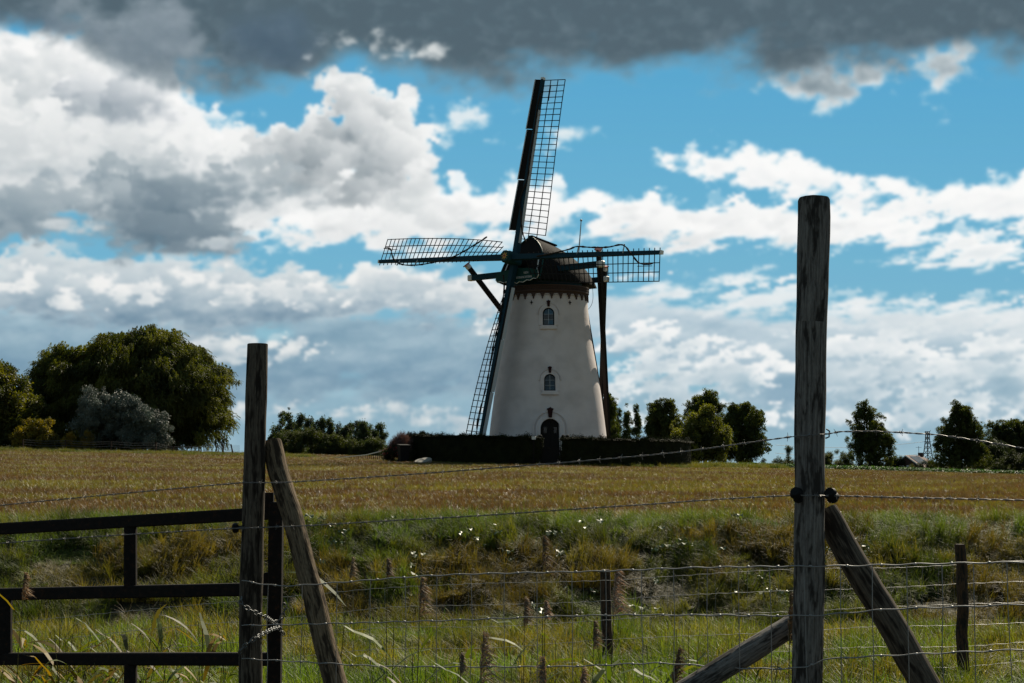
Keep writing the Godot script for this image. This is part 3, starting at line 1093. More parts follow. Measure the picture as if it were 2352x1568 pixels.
# a spray of twigs, about one unit in radius
func spray_mesh(kind: String, sd: int) -> ArrayMesh:
	var r := RandomNumberGenerator.new()
	r.seed = sd
	var src: Array = twig(kind).surface_get_arrays(0)
	var v: PackedVector3Array = src[Mesh.ARRAY_VERTEX]
	var nn: PackedVector3Array = src[Mesh.ARRAY_NORMAL]
	var m := MB.new()
	for q in 34:
		var z := r.randf_range(-1.0, 1.0)
		var t := r.randf_range(0.0, TAU)
		var p := Vector3(sqrt(1.0 - z * z) * cos(t), z, sqrt(1.0 - z * z) * sin(t)) * pow(r.randf(), 0.42)
		var bs := Basis(Vector3.UP, r.randf_range(0, TAU))
		var size := r.randf_range(0.75, 1.45)
		match kind:
			"willow":
				# shoots leave the bough upwards and hang over
				bs = Basis(Vector3.UP, r.randf_range(-0.9, 0.9)) * Basis(Vector3.BACK, r.randf_range(-0.3, 1.3))
				p.y *= 0.7
				size *= 0.9
			"poplar":
				bs = bs * Basis(Vector3.RIGHT, r.randf_range(-0.5, 0.5))
				p.y *= 1.25
				size *= 0.85
			"twiggy":
				pass
			_:
				bs = bs * Basis(Vector3.RIGHT, r.randf_range(-1.2, 1.2))
				size *= 0.9
		if r.randf() < 0.16:
			p *= 1.35
		var tone := r.randf_range(0.65, 1.35)
		m.tint = Color(tone * r.randf_range(0.9, 1.15), tone, tone)
		for i in v.size():
			m.corner(p + bs * (v[i] * size), bs * nn[i], Vector2.ZERO)
	return m.made()

var sprays := {}

func spray(kind: String, variant: int) -> ArrayMesh:
	var key := kind + str(variant)
	if not sprays.has(key):
		sprays[key] = spray_mesh(kind, key.hash())
	return sprays[key]

# fill rounded masses [x, y, z, rx, ry, rz] with sprays; returns for each variant the places and tints
func crown_points(masses: Array, clumps: int, size: float, kind: String, ca: Color, cb: Color, solid: float) -> Array:
	var where := [[], [], []]
	var tints := [PackedColorArray(), PackedColorArray(), PackedColorArray()]
	var total := 0.0
	for b in masses:
		total += pow(b[3] * b[4] * b[5], 0.667)
	var ph := rng.randf_range(0, 100)
	for b in masses:
		var share := pow(b[3] * b[4] * b[5], 0.667) / total
		var c := Vector3(b[0], b[1], b[2])
		var rad := Vector3(b[3], b[4], b[5])
		for k in maxi(3, int(clumps * share)):
			var d := rand_dir()
			if d.y < -0.75:
				d.y = -d.y
			# boughs reach out unevenly
			var lumpy := (1.0 if kind == "willow" else 1.1) + (0.34 if kind == "willow" else 0.6) * lump.get_noise_3d(d.x * 4.5 + ph, d.y * 4.5, d.z * 4.5)
			var p := c + d * rad * pow(rng.randf(), solid) * lumpy
			if p.y < 0.05:
				p.y = rng.randf_range(0.05, 0.5)
			var stray := rng.randf() < 0.12
			if stray and d.y > -0.3:
				p = c + d * rad * lumpy * rng.randf_range(1.0, 1.07)
			var bs := Basis(Vector3.UP, rng.randf_range(0, TAU))
			if kind == "willow":
				bs = Basis(Vector3.UP, atan2(-(p.z - masses[0][2]), p.x - masses[0][0]) + rng.randf_range(-0.5, 0.5))
			var s := size * rng.randf_range(0.6, 1.35) * (0.6 if stray else 1.0)
			var v := rng.randi() % 3
			if kind == "poplar":
				s *= 0.8
			where[v].append(Transform3D(bs.scaled(Vector3(s, s * rng.randf_range(0.8, 1.3), s)), p))
			var t := ca.lerp(cb, clampf(rng.randf() + rng.randf_range(-0.15, 0.15), 0.0, 1.0))
			t.a = 1.0
			tints[v].append(t)
	return [where, tints]

func add_crown(called: String, o: Dictionary, masses: Array, parent: Node3D) -> void:
	var cr := crown_points(masses, int(o.count / (24.0 if o.kind == "willow" else 17.0)), o.size * 0.82, o.kind, o.ca, o.cb, o.get("solid", 0.42))
	var root := Node3D.new()
	root.name = called
	root.set_meta("kind", "stuff")
	parent.add_child(root, true)
	for v in 3:
		crowd("foliage", spray(o.kind, v), o.get("mat", mat.leaf), cr[0][v], cr[1][v], root).set_meta("kind", "stuff")

func limb(m: MB, a: Vector3, b: Vector3, r0: float, r1: float, bend: float) -> void:
	var pts := PackedVector3Array()
	var rad := PackedFloat32Array()
	var side := rand_dir() * bend * a.distance_to(b)
	for i in 7:
		var t := i / 6.0
		pts.append(a.lerp(b, t) + side * sin(PI * t))
		rad.append(lerpf(r0, r1, t))
	m.tube(pts, rad, 7)

func tree(called: String, label: String, category: String, spot: Vector3, masses: Array, o: Dictionary, group := "") -> Node3D:
	spot.y = ground_y(spot.x, spot.z) - 0.05
	var t := thing(called, label, category, spot, 0.0, group)
	if o.get("trunk", 0.0) > 0.0:
		var m := MB.new()
		var top := Vector3(masses[0][0], masses[0][1] + masses[0][4] * 0.3, masses[0][2])
		limb(m, Vector3(0, -0.2, 0), top, o.trunk, o.trunk * 0.35, 0.03)
		var k := 0
		for b in masses:
			for j in 3:
				var e: Vector3 = Vector3(b[0], b[1], b[2]) + rand_dir() * Vector3(b[3], b[4], b[5]) * 0.75
				var from := Vector3(0, 0, 0).lerp(top, rng.randf_range(0.25, 0.7))
				if e.y > from.y * 0.7:
					limb(m, from, e, o.trunk * 0.38, 0.02, 0.06)
			k += 1
			if k > 7:
				break
		obj("trunk", m, mat.bark, t)
	add_crown("crown", o, masses, t)
	return t

func build_trees() -> void:
	var dark := Color(0.036, 0.056, 0.012)
	var olive := Color(0.075, 0.088, 0.014)
	# --- left
	tree("willow_tree", "large dark green weeping willow at the edge of the stubble field", "tree", Vector3(across(284, 116), 0, -116), [[0.9, 5.7, 0, 4.6, 3.3, 4.4], [3.8, 4.5, 0.6, 3.9, 3.2, 4.0], [-4.0, 4.7, 0.4, 3.1, 2.7, 3.2], [0, 2.8, 0.8, 6.4, 2.6, 4.4], [5.4, 2.7, 0.9, 2.4, 2.3, 3.0], [-5.8, 3.0, 0.4, 1.7, 1.9, 2.2], [2.0, 7.4, 0, 2.2, 1.3, 2.2], [-0.8, 7.2, 0.2, 1.9, 1.2, 1.9], [-4.6, 6.6, 0.2, 1.3, 1.0, 1.3], [5.2, 6.0, 0.2, 1.5, 1.2, 1.5], [0, 1.0, 1.0, 6.6, 1.1, 3.0]],
		{"trunk": 0.5, "count": 44000, "clumps": 620, "clump": 0.75, "size": 0.68, "kind": "willow", "ca": Color(0.03, 0.044, 0.008), "cb": Color(0.16, 0.17, 0.026), "solid": 0.36})
	tree("silver_bush", "silvery grey-leaved bush growing in front of the willow", "bush", Vector3(across(275, 107), 0, -107), [[0.0, 1.9, 0, 1.9, 1.7, 1.5], [-1.5, 2.3, 0, 1.3, 1.6, 1.2], [1.6, 1.5, 0, 1.5, 1.4, 1.3], [-1.9, 3.3, 0, 0.5, 1.1, 0.5], [0.1, 3.0, 0, 0.9, 0.9, 0.8], [2.6, 0.9, 0.2, 0.8, 0.9, 0.8]],
		{"trunk": 0.08, "count": 6500, "clumps": 170, "clump": 0.4, "size": 0.4, "kind": "fine", "ca": Color(0.05, 0.065, 0.05), "cb": Color(0.16, 0.19, 0.16), "mat": mat.shiny_leaf})
	tree("leafy_tree", "green tree turning yellow low down beside the willow", "tree", Vector3(across(-20, 109), 0, -109), [[0.0, 3.7, 0, 2.2, 1.8, 2.1], [1.2, 2.5, 0, 1.9, 1.5, 1.8], [-1.6, 2.9, 0, 2.2, 2.0, 2.0], [1.9, 1.2, 0.4, 1.6, 1.1, 1.3], [0, 1.3, 0, 2.6, 1.3, 1.9], [0.4, 4.9, 0, 0.9, 0.6, 0.9]],
		{"trunk": 0.25, "count": 9000, "clumps": 260, "clump": 0.55, "size": 0.55, "kind": "broad", "ca": Color(0.04, 0.055, 0.009), "cb": Color(0.16, 0.155, 0.02)})
	tree("yellowing_bush", "low yellow-leaved bush at the foot of the leafy tree", "bush", Vector3(across(82, 105), 0, -105), [[0.0, 1.2, 0, 1.1, 0.9, 0.8], [0.6, 0.7, 0, 0.7, 0.7, 0.7], [-0.9, 0.7, 0, 0.8, 0.7, 0.7]],
		{"count": 1500, "clumps": 60, "clump": 0.3, "size": 0.32, "kind": "broad", "ca": Color(0.09, 0.085, 0.012), "cb": Color(0.32, 0.24, 0.02)})
	for q in [[156, 0.95, "small golden shrub standing alone by the field fence"], [199, 1.05, "small golden shrub nearest the silver bush by the field fence"]]:
		tree("golden_shrub", q[2], "shrub", Vector3(across(q[0], 104), 0, -104), [[0.0, 0.5, 0, 0.4, 0.45, 0.35], [0.12, q[1], 0, 0.2, 0.25, 0.2], [-0.25, 0.6, 0, 0.22, 0.25, 0.2]],
			{"count": 260, "clumps": 18, "clump": 0.16, "size": 0.24, "kind": "fine", "ca": Color(0.12, 0.09, 0.012), "cb": Color(0.36, 0.24, 0.02)})
	# --- far plantation between willow and mill: young trees in a row, lower to the right
	var px := 628.0
	var k := 0
	while px < 892.0:
		var d := 300.0 + rng.randf_range(-14.0, 14.0)
		var top: float = lerpf(11.0, 8.2, pow((px - 628.0) / 264.0, 0.8)) + rng.randf_range(-0.7, 0.6)
		if px < 640.0:
			top = 7.0
		var h := top + 0.7
		var w := rng.randf_range(1.1, 1.7)
		tree("plantation_tree", "dark green young tree in the far plantation row", "tree", Vector3(across(px, d), 0, -d), [[0, h * 0.55, 0, w, h * 0.42, w], [0, h * 0.85, 0, w * 0.55, h * 0.2, w * 0.55], [0, h * 0.3, 0, w * 1.1, h * 0.3, w]],
			{"trunk": 0.1, "count": 900, "clumps": 50, "clump": 0.5, "size": 0.7, "kind": "broad", "ca": Color(0.022, 0.036, 0.018), "cb": Color(0.07, 0.10, 0.04)}, "young trees of the far plantation")
		px += rng.randf_range(13.0, 19.0)
		k += 1
	for q in [[700, 1.5, "dense low dark hedgerow mass below the plantation, its larger half"], [800, 1.15, "lower paler hedgerow mass below the plantation beside the white rail fence"]]:
		tree("field_hedgerow", q[2], "hedgerow", Vector3(across(q[0], 150), 0, -150), [[0, 0.9 * q[1], 0, 2.4, 0.9 * q[1], 1.0], [-1.9, 0.8 * q[1], 0, 1.5, 0.8 * q[1], 1.0], [2.2, 0.8 * q[1], 0, 1.6, 0.85 * q[1], 1.0]],
			{"count": 2600, "clumps": 90, "clump": 0.4, "size": 0.42, "kind": "fine", "ca": Color(0.026, 0.04, 0.008), "cb": Color(0.07, 0.085, 0.02)})
	# --- right of the mill
	tree("slender_tree", "slender dark tree tight against the mill's right side", "tree", Vector3(across(1397, 128), 0, -128), [[0, 2.9, 0, 0.75, 2.6, 0.8], [0.1, 4.6, 0, 0.5, 0.9, 0.5]],
		{"trunk": 0.12, "count": 1700, "clumps": 80, "clump": 0.32, "size": 0.45, "kind": "poplar", "ca": dark, "cb": Color(0.10, 0.12, 0.022)})
	k = 0
	for q in [[1421, 9.4, 0.6, 760], [1441, 10.0, 0.62, 1200], [1462, 9.5, 0.62, 1100]]:
		tree("poplar_tree", ["thinnest sparse poplar of the three, next to the mill", "tallest poplar of the three", "poplar of the three standing next to the broad tree"][k], "tree", Vector3(across(q[0], 225), 0, -225), [[0, q[1] * 0.5, 0, q[2], q[1] * 0.46, q[2]], [0, q[1] * 0.82, 0, q[2] * 0.6, q[1] * 0.18, q[2] * 0.6]],
			{"trunk": 0.12, "count": q[3], "clumps": 60, "clump": 0.3, "size": 0.5, "kind": "poplar", "ca": dark, "cb": Color(0.09, 0.11, 0.026)}, "three poplars beyond the mill")
		k += 1
	tree("broad_tree", "round-topped dark tree behind the hedge's right end", "tree", Vector3(across(1522, 135), 0, -135), [[0, 3.6, 0, 1.35, 2.1, 1.3], [-0.6, 2.2, 0, 1.1, 1.7, 1.2], [0.9, 2.4, 0, 1.1, 1.8, 1.2], [0.5, 4.9, 0, 0.6, 0.9, 0.6], [-0.5, 4.9, 0, 0.5, 0.7, 0.5]],
		{"trunk": 0.2, "count": 3600, "clumps": 130, "clump": 0.42, "size": 0.5, "kind": "poplar", "ca": dark, "cb": Color(0.11, 0.125, 0.022)})
	tree("broad_tree", "tall dark tree rising behind the light green tree", "tree", Vector3(across(1622, 150), 0, -150), [[0, 4.4, 0, 1.7, 2.5, 1.5], [-0.8, 5.6, 0, 0.9, 1.1, 0.9], [0.6, 6.0, 0, 1.0, 1.0, 0.9], [0, 2.4, 0, 1.8, 2.2, 1.6]],
		{"trunk": 0.2, "count": 3600, "clumps": 130, "clump": 0.42, "size": 0.55, "kind": "poplar", "ca": dark, "cb": Color(0.095, 0.11, 0.022)})
	tree("light_tree", "yellow-green leafy tree in front of the darker trees", "tree", Vector3(across(1618, 116), 0, -116), [[0, 1.9, 0, 1.7, 1.8, 1.5], [0.2, 3.1, 0, 1.1, 1.0, 1.0], [-1.2, 1.6, 0, 1.1, 1.4, 1.1], [1.1, 1.6, 0, 1.0, 1.3, 1.1]],
		{"trunk": 0.12, "count": 4200, "clumps": 150, "clump": 0.4, "size": 0.42, "kind": "broad", "ca": Color(0.04, 0.052, 0.008), "cb": Color(0.20, 0.21, 0.028)})
	tree("broad_tree", "dark many-stemmed tree at the right end of the clump", "tree", Vector3(across(1706, 138), 0, -138), [[0, 3.0, 0, 1.6, 2.5, 1.5], [0.9, 2.4, 0, 1.2, 2.2, 1.3], [-0.9, 4.0, 0, 0.9, 1.5, 0.9], [0.2, 5.0, 0, 0.7, 0.8, 0.7], [1.1, 4.1, 0, 0.6, 0.8, 0.6], [-0.4, 1.4, 0, 1.8, 1.3, 1.5]],
		{"trunk": 0.18, "count": 4800, "clumps": 170, "clump": 0.42, "size": 0.5, "kind": "poplar", "ca": dark, "cb": Color(0.105, 0.12, 0.02)})
	# --- across the far crop
	tree("far_bush", "small distant bush on the horizon left of the tall post", "bush", Vector3(across(1795, 300), 0, -300), [[0, 1.5, 0, 2.6, 1.6, 1.6], [1.8, 2.0, 0, 1.6, 1.4, 1.4], [-2.6, 0.9, 0, 1.4, 0.9, 1.0]],
		{"count": 1100, "clumps": 50, "clump": 0.5, "size": 0.6, "kind": "fine", "ca": Color(0.035, 0.048, 0.022), "cb": Color(0.07, 0.085, 0.035)})
	tree("sapling", "thin sparse sapling showing beside the tall post", "tree", Vector3(across(1812, 260), 0, -260), [[0, 3.2, 0, 0.6, 1.9, 0.6], [0.1, 4.6, 0, 0.3, 0.6, 0.3]],
		{"trunk": 0.07, "count": 150, "clumps": 26, "clump": 0.25, "size": 0.5, "kind": "fine", "ca": Color(0.04, 0.055, 0.02), "cb": Color(0.08, 0.09, 0.03)})
	tree("pale_bush", "pale green soft bush left of the tall lone tree", "bush", Vector3(across(1922, 215), 0, -215), [[0, 1.7, 0, 2.0, 1.8, 1.4], [-1.4, 1.5, 0, 1.3, 1.5, 1.2], [1.4, 1.9, 0, 1.0, 1.6, 1.0]],
		{"count": 1600, "clumps": 70, "clump": 0.4, "size": 0.5, "kind": "fine", "ca": Color(0.05, 0.065, 0.025), "cb": Color(0.10, 0.115, 0.04)})
	tree("lone_tree", "tall dark tree with pale gaps low in its crown left of the house", "tree", Vector3(across(1998, 195), 0, -195), [[-0.4, 6.4, 0, 1.7, 2.2, 1.5], [-0.6, 8.0, 0, 1.1, 1.3, 1.0], [0.3, 4.4, 0, 2.2, 1.9, 1.8], [1.6, 4.4, 0, 1.3, 1.5, 1.2], [-1.2, 4.2, 0, 1.3, 1.6, 1.2], [0.4, 2.1, 0, 2.2, 1.9, 1.7], [0, 0.8, 0, 1.5, 0.9, 1.3]],
		{"trunk": 0.26, "count": 5200, "clumps": 190, "clump": 0.5, "size": 0.6, "kind": "poplar", "ca": dark, "cb": Color(0.105, 0.12, 0.02)})
	tree("garden_bush", "rounded bush at the house's left gable", "bush", Vector3(across(2050, 265), 0, -265), [[0, 1.6, 0, 1.9, 1.7, 1.3], [1.1, 2.2, 0, 1.1, 1.2, 1.0], [-1.4, 1.0, 0, 1.0, 1.0, 0.9]],
		{"count": 1200, "clumps": 60, "clump": 0.4, "size": 0.5, "kind": "fine", "ca": Color(0.025, 0.04, 0.012), "cb": Color(0.06, 0.075, 0.025)})
	tree("garden_bush", "small yellowish bush in front of the house gable", "bush", Vector3(across(2090, 262), 0, -262), [[0, 0.9, 0, 0.9, 0.9, 0.8]],
		{"count": 400, "clumps": 30, "clump": 0.3, "size": 0.4, "kind": "fine", "ca": Color(0.06, 0.07, 0.012), "cb": Color(0.14, 0.14, 0.03)})
	tree("garden_bush", "dark bush at the house's right end", "bush", Vector3(across(2128, 262), 0, -262), [[0, 1.2, 0, 1.5, 1.4, 1.2], [0.9, 1.4, 0, 0.9, 1.2, 0.9]],
		{"count": 800, "clumps": 40, "clump": 0.4, "size": 0.5, "kind": "fine", "ca": Color(0.02, 0.03, 0.01), "cb": Color(0.045, 0.055, 0.02)})
	tree("broad_tree", "big dark tree right of the pylon", "tree", Vector3(across(2206, 185), 0, -185), [[0, 5.6, 0, 2.0, 2.6, 1.8], [-0.2, 7.4, 0, 1.2, 1.0, 1.1], [1.2, 4.8, 0, 1.6, 2.2, 1.5], [-1.6, 4.2, 0, 1.4, 1.8, 1.4], [0, 2.2, 0, 2.9, 2.1, 2.0], [1.7, 3.2, 0, 1.3, 1.8, 1.3]],
		{"trunk": 0.3, "count": 6000, "clumps": 210, "clump": 0.5, "size": 0.6, "kind": "poplar", "ca": dark, "cb": Color(0.09, 0.10, 0.02)})
	tree("round_tree", "low round-headed tree between the big dark trees", "tree", Vector3(across(2272, 205), 0, -205), [[0, 3.1, 0, 2.1, 2.4, 1.8], [1.0, 2.0, 0, 1.7, 2.0, 1.5], [-1.3, 1.8, 0, 1.5, 1.8, 1.4]],
		{"trunk": 0.2, "count": 3000, "clumps": 110, "clump": 0.5, "size": 0.6, "kind": "fine", "ca": Color(0.018, 0.032, 0.012), "cb": Color(0.045, 0.06, 0.02)})
	tree("broad_tree", "wide dark tree behind the low round-headed tree", "tree", Vector3(across(2322, 225), 0, -225), [[0, 6.0, 0, 2.6, 2.6, 2.2], [1.5, 7.2, 0, 1.4, 1.2, 1.3], [-1.9, 6.6, 0, 1.3, 1.3, 1.3], [0, 3.2, 0, 3.2, 2.6, 2.2], [3.0, 5.0, 0, 2.0, 2.6, 2.0]],
		{"trunk": 0.3, "count": 6200, "clumps": 210, "clump": 0.55, "size": 0.65, "kind": "poplar", "ca": Color(0.018, 0.032, 0.012), "cb": Color(0.08, 0.095, 0.024)})
	tree("far_hedge", "dark bushy hedge below the wide tree by the crop", "hedge", Vector3(across(2330, 172), 0, -172), [[0, 1.4, 0, 1.6, 1.3, 1.2], [1.6, 1.5, 0, 1.6, 1.3, 1.2], [-1.4, 1.0, 0, 1.0, 1.0, 1.0], [3.4, 1.5, 0, 1.6, 1.3, 1.2]],
		{"count": 2400, "clumps": 100, "clump": 0.4, "size": 0.45, "kind": "fine", "ca": Color(0.022, 0.032, 0.012), "cb": Color(0.06, 0.07, 0.026)})

# ---------------------------------------------------------------- clipped hedge round the mill
func hedge_core() -> StandardMaterial3D:
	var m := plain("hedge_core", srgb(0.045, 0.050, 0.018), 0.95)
	m.metallic_specular = 0.1
	return m

func build_hedge() -> void:
	var h := thing("clipped_hedge", "long dark clipped hedge ringing the foot of the windmill", "hedge", Vector3(MILL.x, 0, MILL.z))
	var r0 := 7.7
	var r1 := 8.45
	var body := MB.new()
	var gap := PackedFloat32Array([-0.080, 0.088])          # the way in, seen from the mill
	var n := 96
	var where := []
	var tints := PackedColorArray()
	var top_of := func(a: float) -> float: return ground_y(MILL.x + sin(a) * 8.2, MILL.z + cos(a) * 8.2) + 1.55 + 0.02 * sin(a * 9.0)
	for i in n:
		var a0 := gap[1] + (TAU - gap[1] + gap[0]) * i / n
		var a1 := gap[1] + (TAU - gap[1] + gap[0]) * (i + 1) / n
		var d0 := Vector3(sin(a0), 0, cos(a0))
		var d1 := Vector3(sin(a1), 0, cos(a1))
		var t0 := Vector3(0, top_of.call(a0) - 0.06, 0)
		var t1 := Vector3(0, top_of.call(a1) - 0.06, 0)
		var g := Vector3(0, 0.6, 0)
		var o0 := d0 * (r1 - 0.06)
		var o1 := d1 * (r1 - 0.06)
		var i0 := d0 * (r0 + 0.06)
		var i1 := d1 * (r0 + 0.06)
		body.quad(o0 + g, o1 + g, o1 + t1, o0 + t0)
		body.quad(i1 + g, i0 + g, i0 + t0, i1 + t1)
		body.quad(o0 + t0, o1 + t1, i1 + t1, i0 + t0)
		if i == 0:
			body.quad(i0 + g, o0 + g, o0 + t0, i0 + t0)
		if i == n - 1:
			body.quad(o1 + g, i1 + g, i1 + t1, o1 + t1)
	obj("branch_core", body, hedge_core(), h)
	for i in 4200:
		var a := gap[1] + (TAU - gap[1] + gap[0]) * rng.randf()
		var top: float = top_of.call(a)
		var d := Vector3(sin(a), 0, cos(a))
		var base := ground_y(MILL.x + d.x * 8.2, MILL.z + d.z * 8.2)
		var p := Vector3.ZERO
		var out := d
		var f := rng.randf()
		if f < 0.55:
			p = d * (r1 + rng.randf_range(-0.05, 0.0)) + Vector3(0, rng.randf_range(base, top - 0.05), 0)
		elif f < 0.88:
			p = d * rng.randf_range(r0 + 0.05, r1 - 0.05) + Vector3(0, top + rng.randf_range(-0.05, 0.0) + (0.05 if rng.randf() < 0.05 else 0.0), 0)
			out = Vector3.UP
		else:
			p = d * (r0 + rng.randf_range(-0.0, 0.05)) + Vector3(0, rng.randf_range(base, top - 0.05), 0)
			out = -d
		var s := rng.randf_range(0.16, 0.26)
		var side := Vector3(cos(a), 0, -sin(a))
		where.append(Transform3D(Basis(side, out, side.cross(out)) * Basis(Vector3.UP, rng.randf_range(0, TAU)) * Basis.from_scale(Vector3(s, s * 0.3, s)), p))
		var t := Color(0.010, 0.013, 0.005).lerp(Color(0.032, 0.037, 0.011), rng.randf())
		t.a = 1.0
		tints.append(t)
	# both ends of the gap
	for e in [gap[0], gap[1]]:
		for i in 26:
			var d := Vector3(sin(e), 0, cos(e))
			where.append(Transform3D(Basis(Vector3.UP, rng.randf_range(0, TAU)).scaled(Vector3.ONE * 0.16), d * rng.randf_range(r0, r1) + Vector3(0, rng.randf_range(1.8, 3.2), 0)))
			tints.append(Color(0.03, 0.034, 0.01))
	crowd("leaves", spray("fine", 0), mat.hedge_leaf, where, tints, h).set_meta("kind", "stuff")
	# clipped ball standing on the hedge
	var ba := -1.16
	var bp := Vector3(MILL.x + sin(ba) * 8.0, 0, MILL.z + cos(ba) * 8.0)
	bp.y = top_of.call(ba) + 0.12
	var ball := thing("topiary_ball", "small clipped ball sprouting on top of the hedge", "topiary", bp)
	var bw := []
	var bt := PackedColorArray()
	for i in 7:
		bw.append(Transform3D(Basis(rand_dir(), rng.randf_range(0, TAU)).scaled(Vector3.ONE * 0.12), rand_dir() * 0.09))
		bt.append(Color(0.03, 0.035, 0.012))
	crowd("crown", spray("fine", 1), mat.hedge_leaf, bw, bt, ball).set_meta("kind", "stuff")
	var stem := MB.new()
	stem.tube(PackedVector3Array([Vector3(0, -0.35, 0), Vector3(0, 0.05, 0)]), PackedFloat32Array([0.03, 0.02]), 6)
	obj("stem", stem, mat.bark, ball)

# ---------------------------------------------------------------- things round the mill's yard
func build_yard() -> void:
	# garden gate in the hedge gap
	var a := 0.004
	var gp := Vector3(MILL.x + sin(a) * 8.2, 0, MILL.z + cos(a) * 8.2)
	gp.y = ground_y(gp.x, gp.z)
	var g := thing("garden_gate", "dark boarded gate with round-topped posts in the hedge gap before the mill door", "gate", gp, a)
	for x in [-0.62, 0.62, 0.86]:
		var m := MB.new()
		m.box(Transform3D(Basis(), Vector3(x, 0.78, 0)), Vector3(0.13, 1.56, 0.13), 0.015)
		m.ball(Vector3(x, 1.63, 0), Vector3.ONE * 0.10, 10, 6)
		obj("gate_post", m, mat.tarred_wood, g)
	for y in [0.35, 0.85]:
		var m := MB.new()
		m.box(Transform3D(Basis(), Vector3(0, y, 0)), Vector3(1.10, 0.09, 0.045))
		obj("rail", m, mat.tarred_wood, g)
	for i in 9:
		var m := MB.new()
		m.box(Transform3D(Basis(), Vector3(-0.49 + i * 0.1225, 0.56, 0.035)), Vector3(0.112, 0.98 + 0.03 * (i % 2), 0.022))
		obj("board", m, mat.tarred_wood, g)
	for x in [0.52, 0.74]:
		var m := MB.new()
		m.box(Transform3D(Basis(), Vector3(x, 1.12, 0.085)), Vector3(0.05, 0.52, 0.03))
		obj("white_bar", m, mat.white_paint, g)
	var st := thing("stone_step", "low brick step on the path before the garden gate", "step", gp + Vector3(-0.2, 0.0, 0.75))
	var sm := MB.new()
	sm.box(Transform3D(Basis(), Vector3(0, 0.08, 0)), Vector3(1.5, 0.2, 0.5), 0.02)
	obj("tread", sm, mat.brick_wall, st)
	var mbp := Vector3(across(1226, 85.4), 0, -85.4)
	mbp.y = ground_y(mbp.x, mbp.z)
	var mb := thing("letter_box", "small white letter box on a post by the garden gate", "letter box", mbp)
	var m2 := MB.new()
	m2.box(Transform3D(Basis(), Vector3(0, 1.52, 0)), Vector3(0.22, 0.17, 0.16), 0.015)
	obj("box_body", m2, mat.white_paint, mb)
	m2 = MB.new()
	m2.box(Transform3D(Basis(), Vector3(0, 0.71, 0)), Vector3(0.06, 1.44, 0.06))
	obj("box_post", m2, mat.tarred_wood, mb)
	# millstone propped against the hedge
	var mp := Vector3(across(972, 86.0), 0, -86.0)
	mp.y = ground_y(mp.x, mp.z) + 0.14
	var stone := thing("millstone", "pale flat round millstone tilted on the grass by the hedge's left end", "millstone", mp)
	var disc := MB.new()
	disc.lathe([[0.06, -0.07], [0.46, -0.07], [0.49, -0.04], [0.49, 0.05], [0.46, 0.08], [0.06, 0.08], [0.06, -0.07]], 32)
	var ds := obj("stone_disc", disc, mat.millstone_rock, stone)
	ds.rotation = Vector3(0.26, 0, 0.16)
	# wheeled bin
	var wp := Vector3(across(927, 88.5), 0, -88.5)
	wp.y = ground_y(wp.x, wp.z)
	var wb := thing("wheeled_bin", "black wheeled rubbish bin beside the reddish shrub", "bin", wp, 0.35)
	var body := MB.new()
	var lo := [Vector3(-0.22, 0.08, -0.26), Vector3(0.22, 0.08, -0.26), Vector3(0.22, 0.08, 0.22), Vector3(-0.22, 0.08, 0.22)]
	var hi := [Vector3(-0.29, 0.95, -0.33), Vector3(0.29, 0.95, -0.33), Vector3(0.29, 0.95, 0.32), Vector3(-0.29, 0.95, 0.32)]
	for i in 4:
		var j := (i + 1) % 4
		body.quad(lo[j], lo[i], hi[i], hi[j])
	body.quad(lo[0], lo[1], lo[2], lo[3])
	obj("body", body, mat.black_plastic, wb)
	var lid := MB.new()
	lid.box(Transform3D(Basis(Vector3.RIGHT, 0.08), Vector3(0, 0.99, 0.0)), Vector3(0.62, 0.07, 0.72))
	obj("lid", lid, mat.black_plastic, wb)
	var hd := MB.new()
	hd.tube(PackedVector3Array([Vector3(-0.24, 0.98, -0.40), Vector3(0.24, 0.98, -0.40)]), PackedFloat32Array([0.02, 0.02]), 6)
	obj("handle", hd, mat.black_plastic, wb)
	for s in [-1.0, 1.0]:
		var w := MB.new()
		w.lathe([[0.0, -0.03], [0.09, -0.03], [0.10, 0.0], [0.09, 0.03], [0.0, 0.03]], 14)
		var wn := obj("wheel", w, mat.black_plastic, wb, Vector3(s * 0.26, 0.10, -0.27))
		wn.rotation.z = PI / 2
	# shrub with red berries and bare reddish twigs
	var sp := Vector3(across(918, 90.5), 0, -90.5)
	var shrub := tree("berry_shrub", "shrub with bare reddish twigs above dark leaves and red berries", "shrub", sp, [[0, 0.62, 0, 0.85, 0.6, 0.6], [-0.7, 0.45, 0.1, 0.5, 0.42, 0.4], [0.5, 0.5, 0, 0.5, 0.5, 0.5]],
		{"count": 1300, "clumps": 50, "clump": 0.22, "size": 0.2, "kind": "fine", "ca": Color(0.016, 0.022, 0.008), "cb": Color(0.05, 0.055, 0.016)})
	add_crown("bare_twigs", {"count": 900, "size": 0.34, "kind": "twiggy", "ca": Color(0.09, 0.055, 0.05), "cb": Color(0.2, 0.13, 0.12), "mat": mat.plume}, [[0.15, 0.95, 0, 0.6, 0.45, 0.45]], shrub)
	var berries := MB.new()
	for i in 34:
		berries.ball(Vector3(rng.randf_range(-1.1, 0.0), rng.randf_range(0.45, 0.95), rng.randf_range(0.35, 0.6)), Vector3.ONE * 0.035, 6, 4)
	obj("berries", berries, mat.red_paint, shrub).set_meta("kind", "stuff")
	# low white-topped rail fence running back along the field
	var fp := [at(748, 1052, 103), at(795, 1049, 101), at(842, 1044, 98), at(884, 1034, 95)]
	var base: Vector3 = fp[0]
	base.y = ground_y(base.x, base.z)
	var fence := thing("rail_fence", "low fence with white top rail and thin bars left of the mill yard", "fence", base)
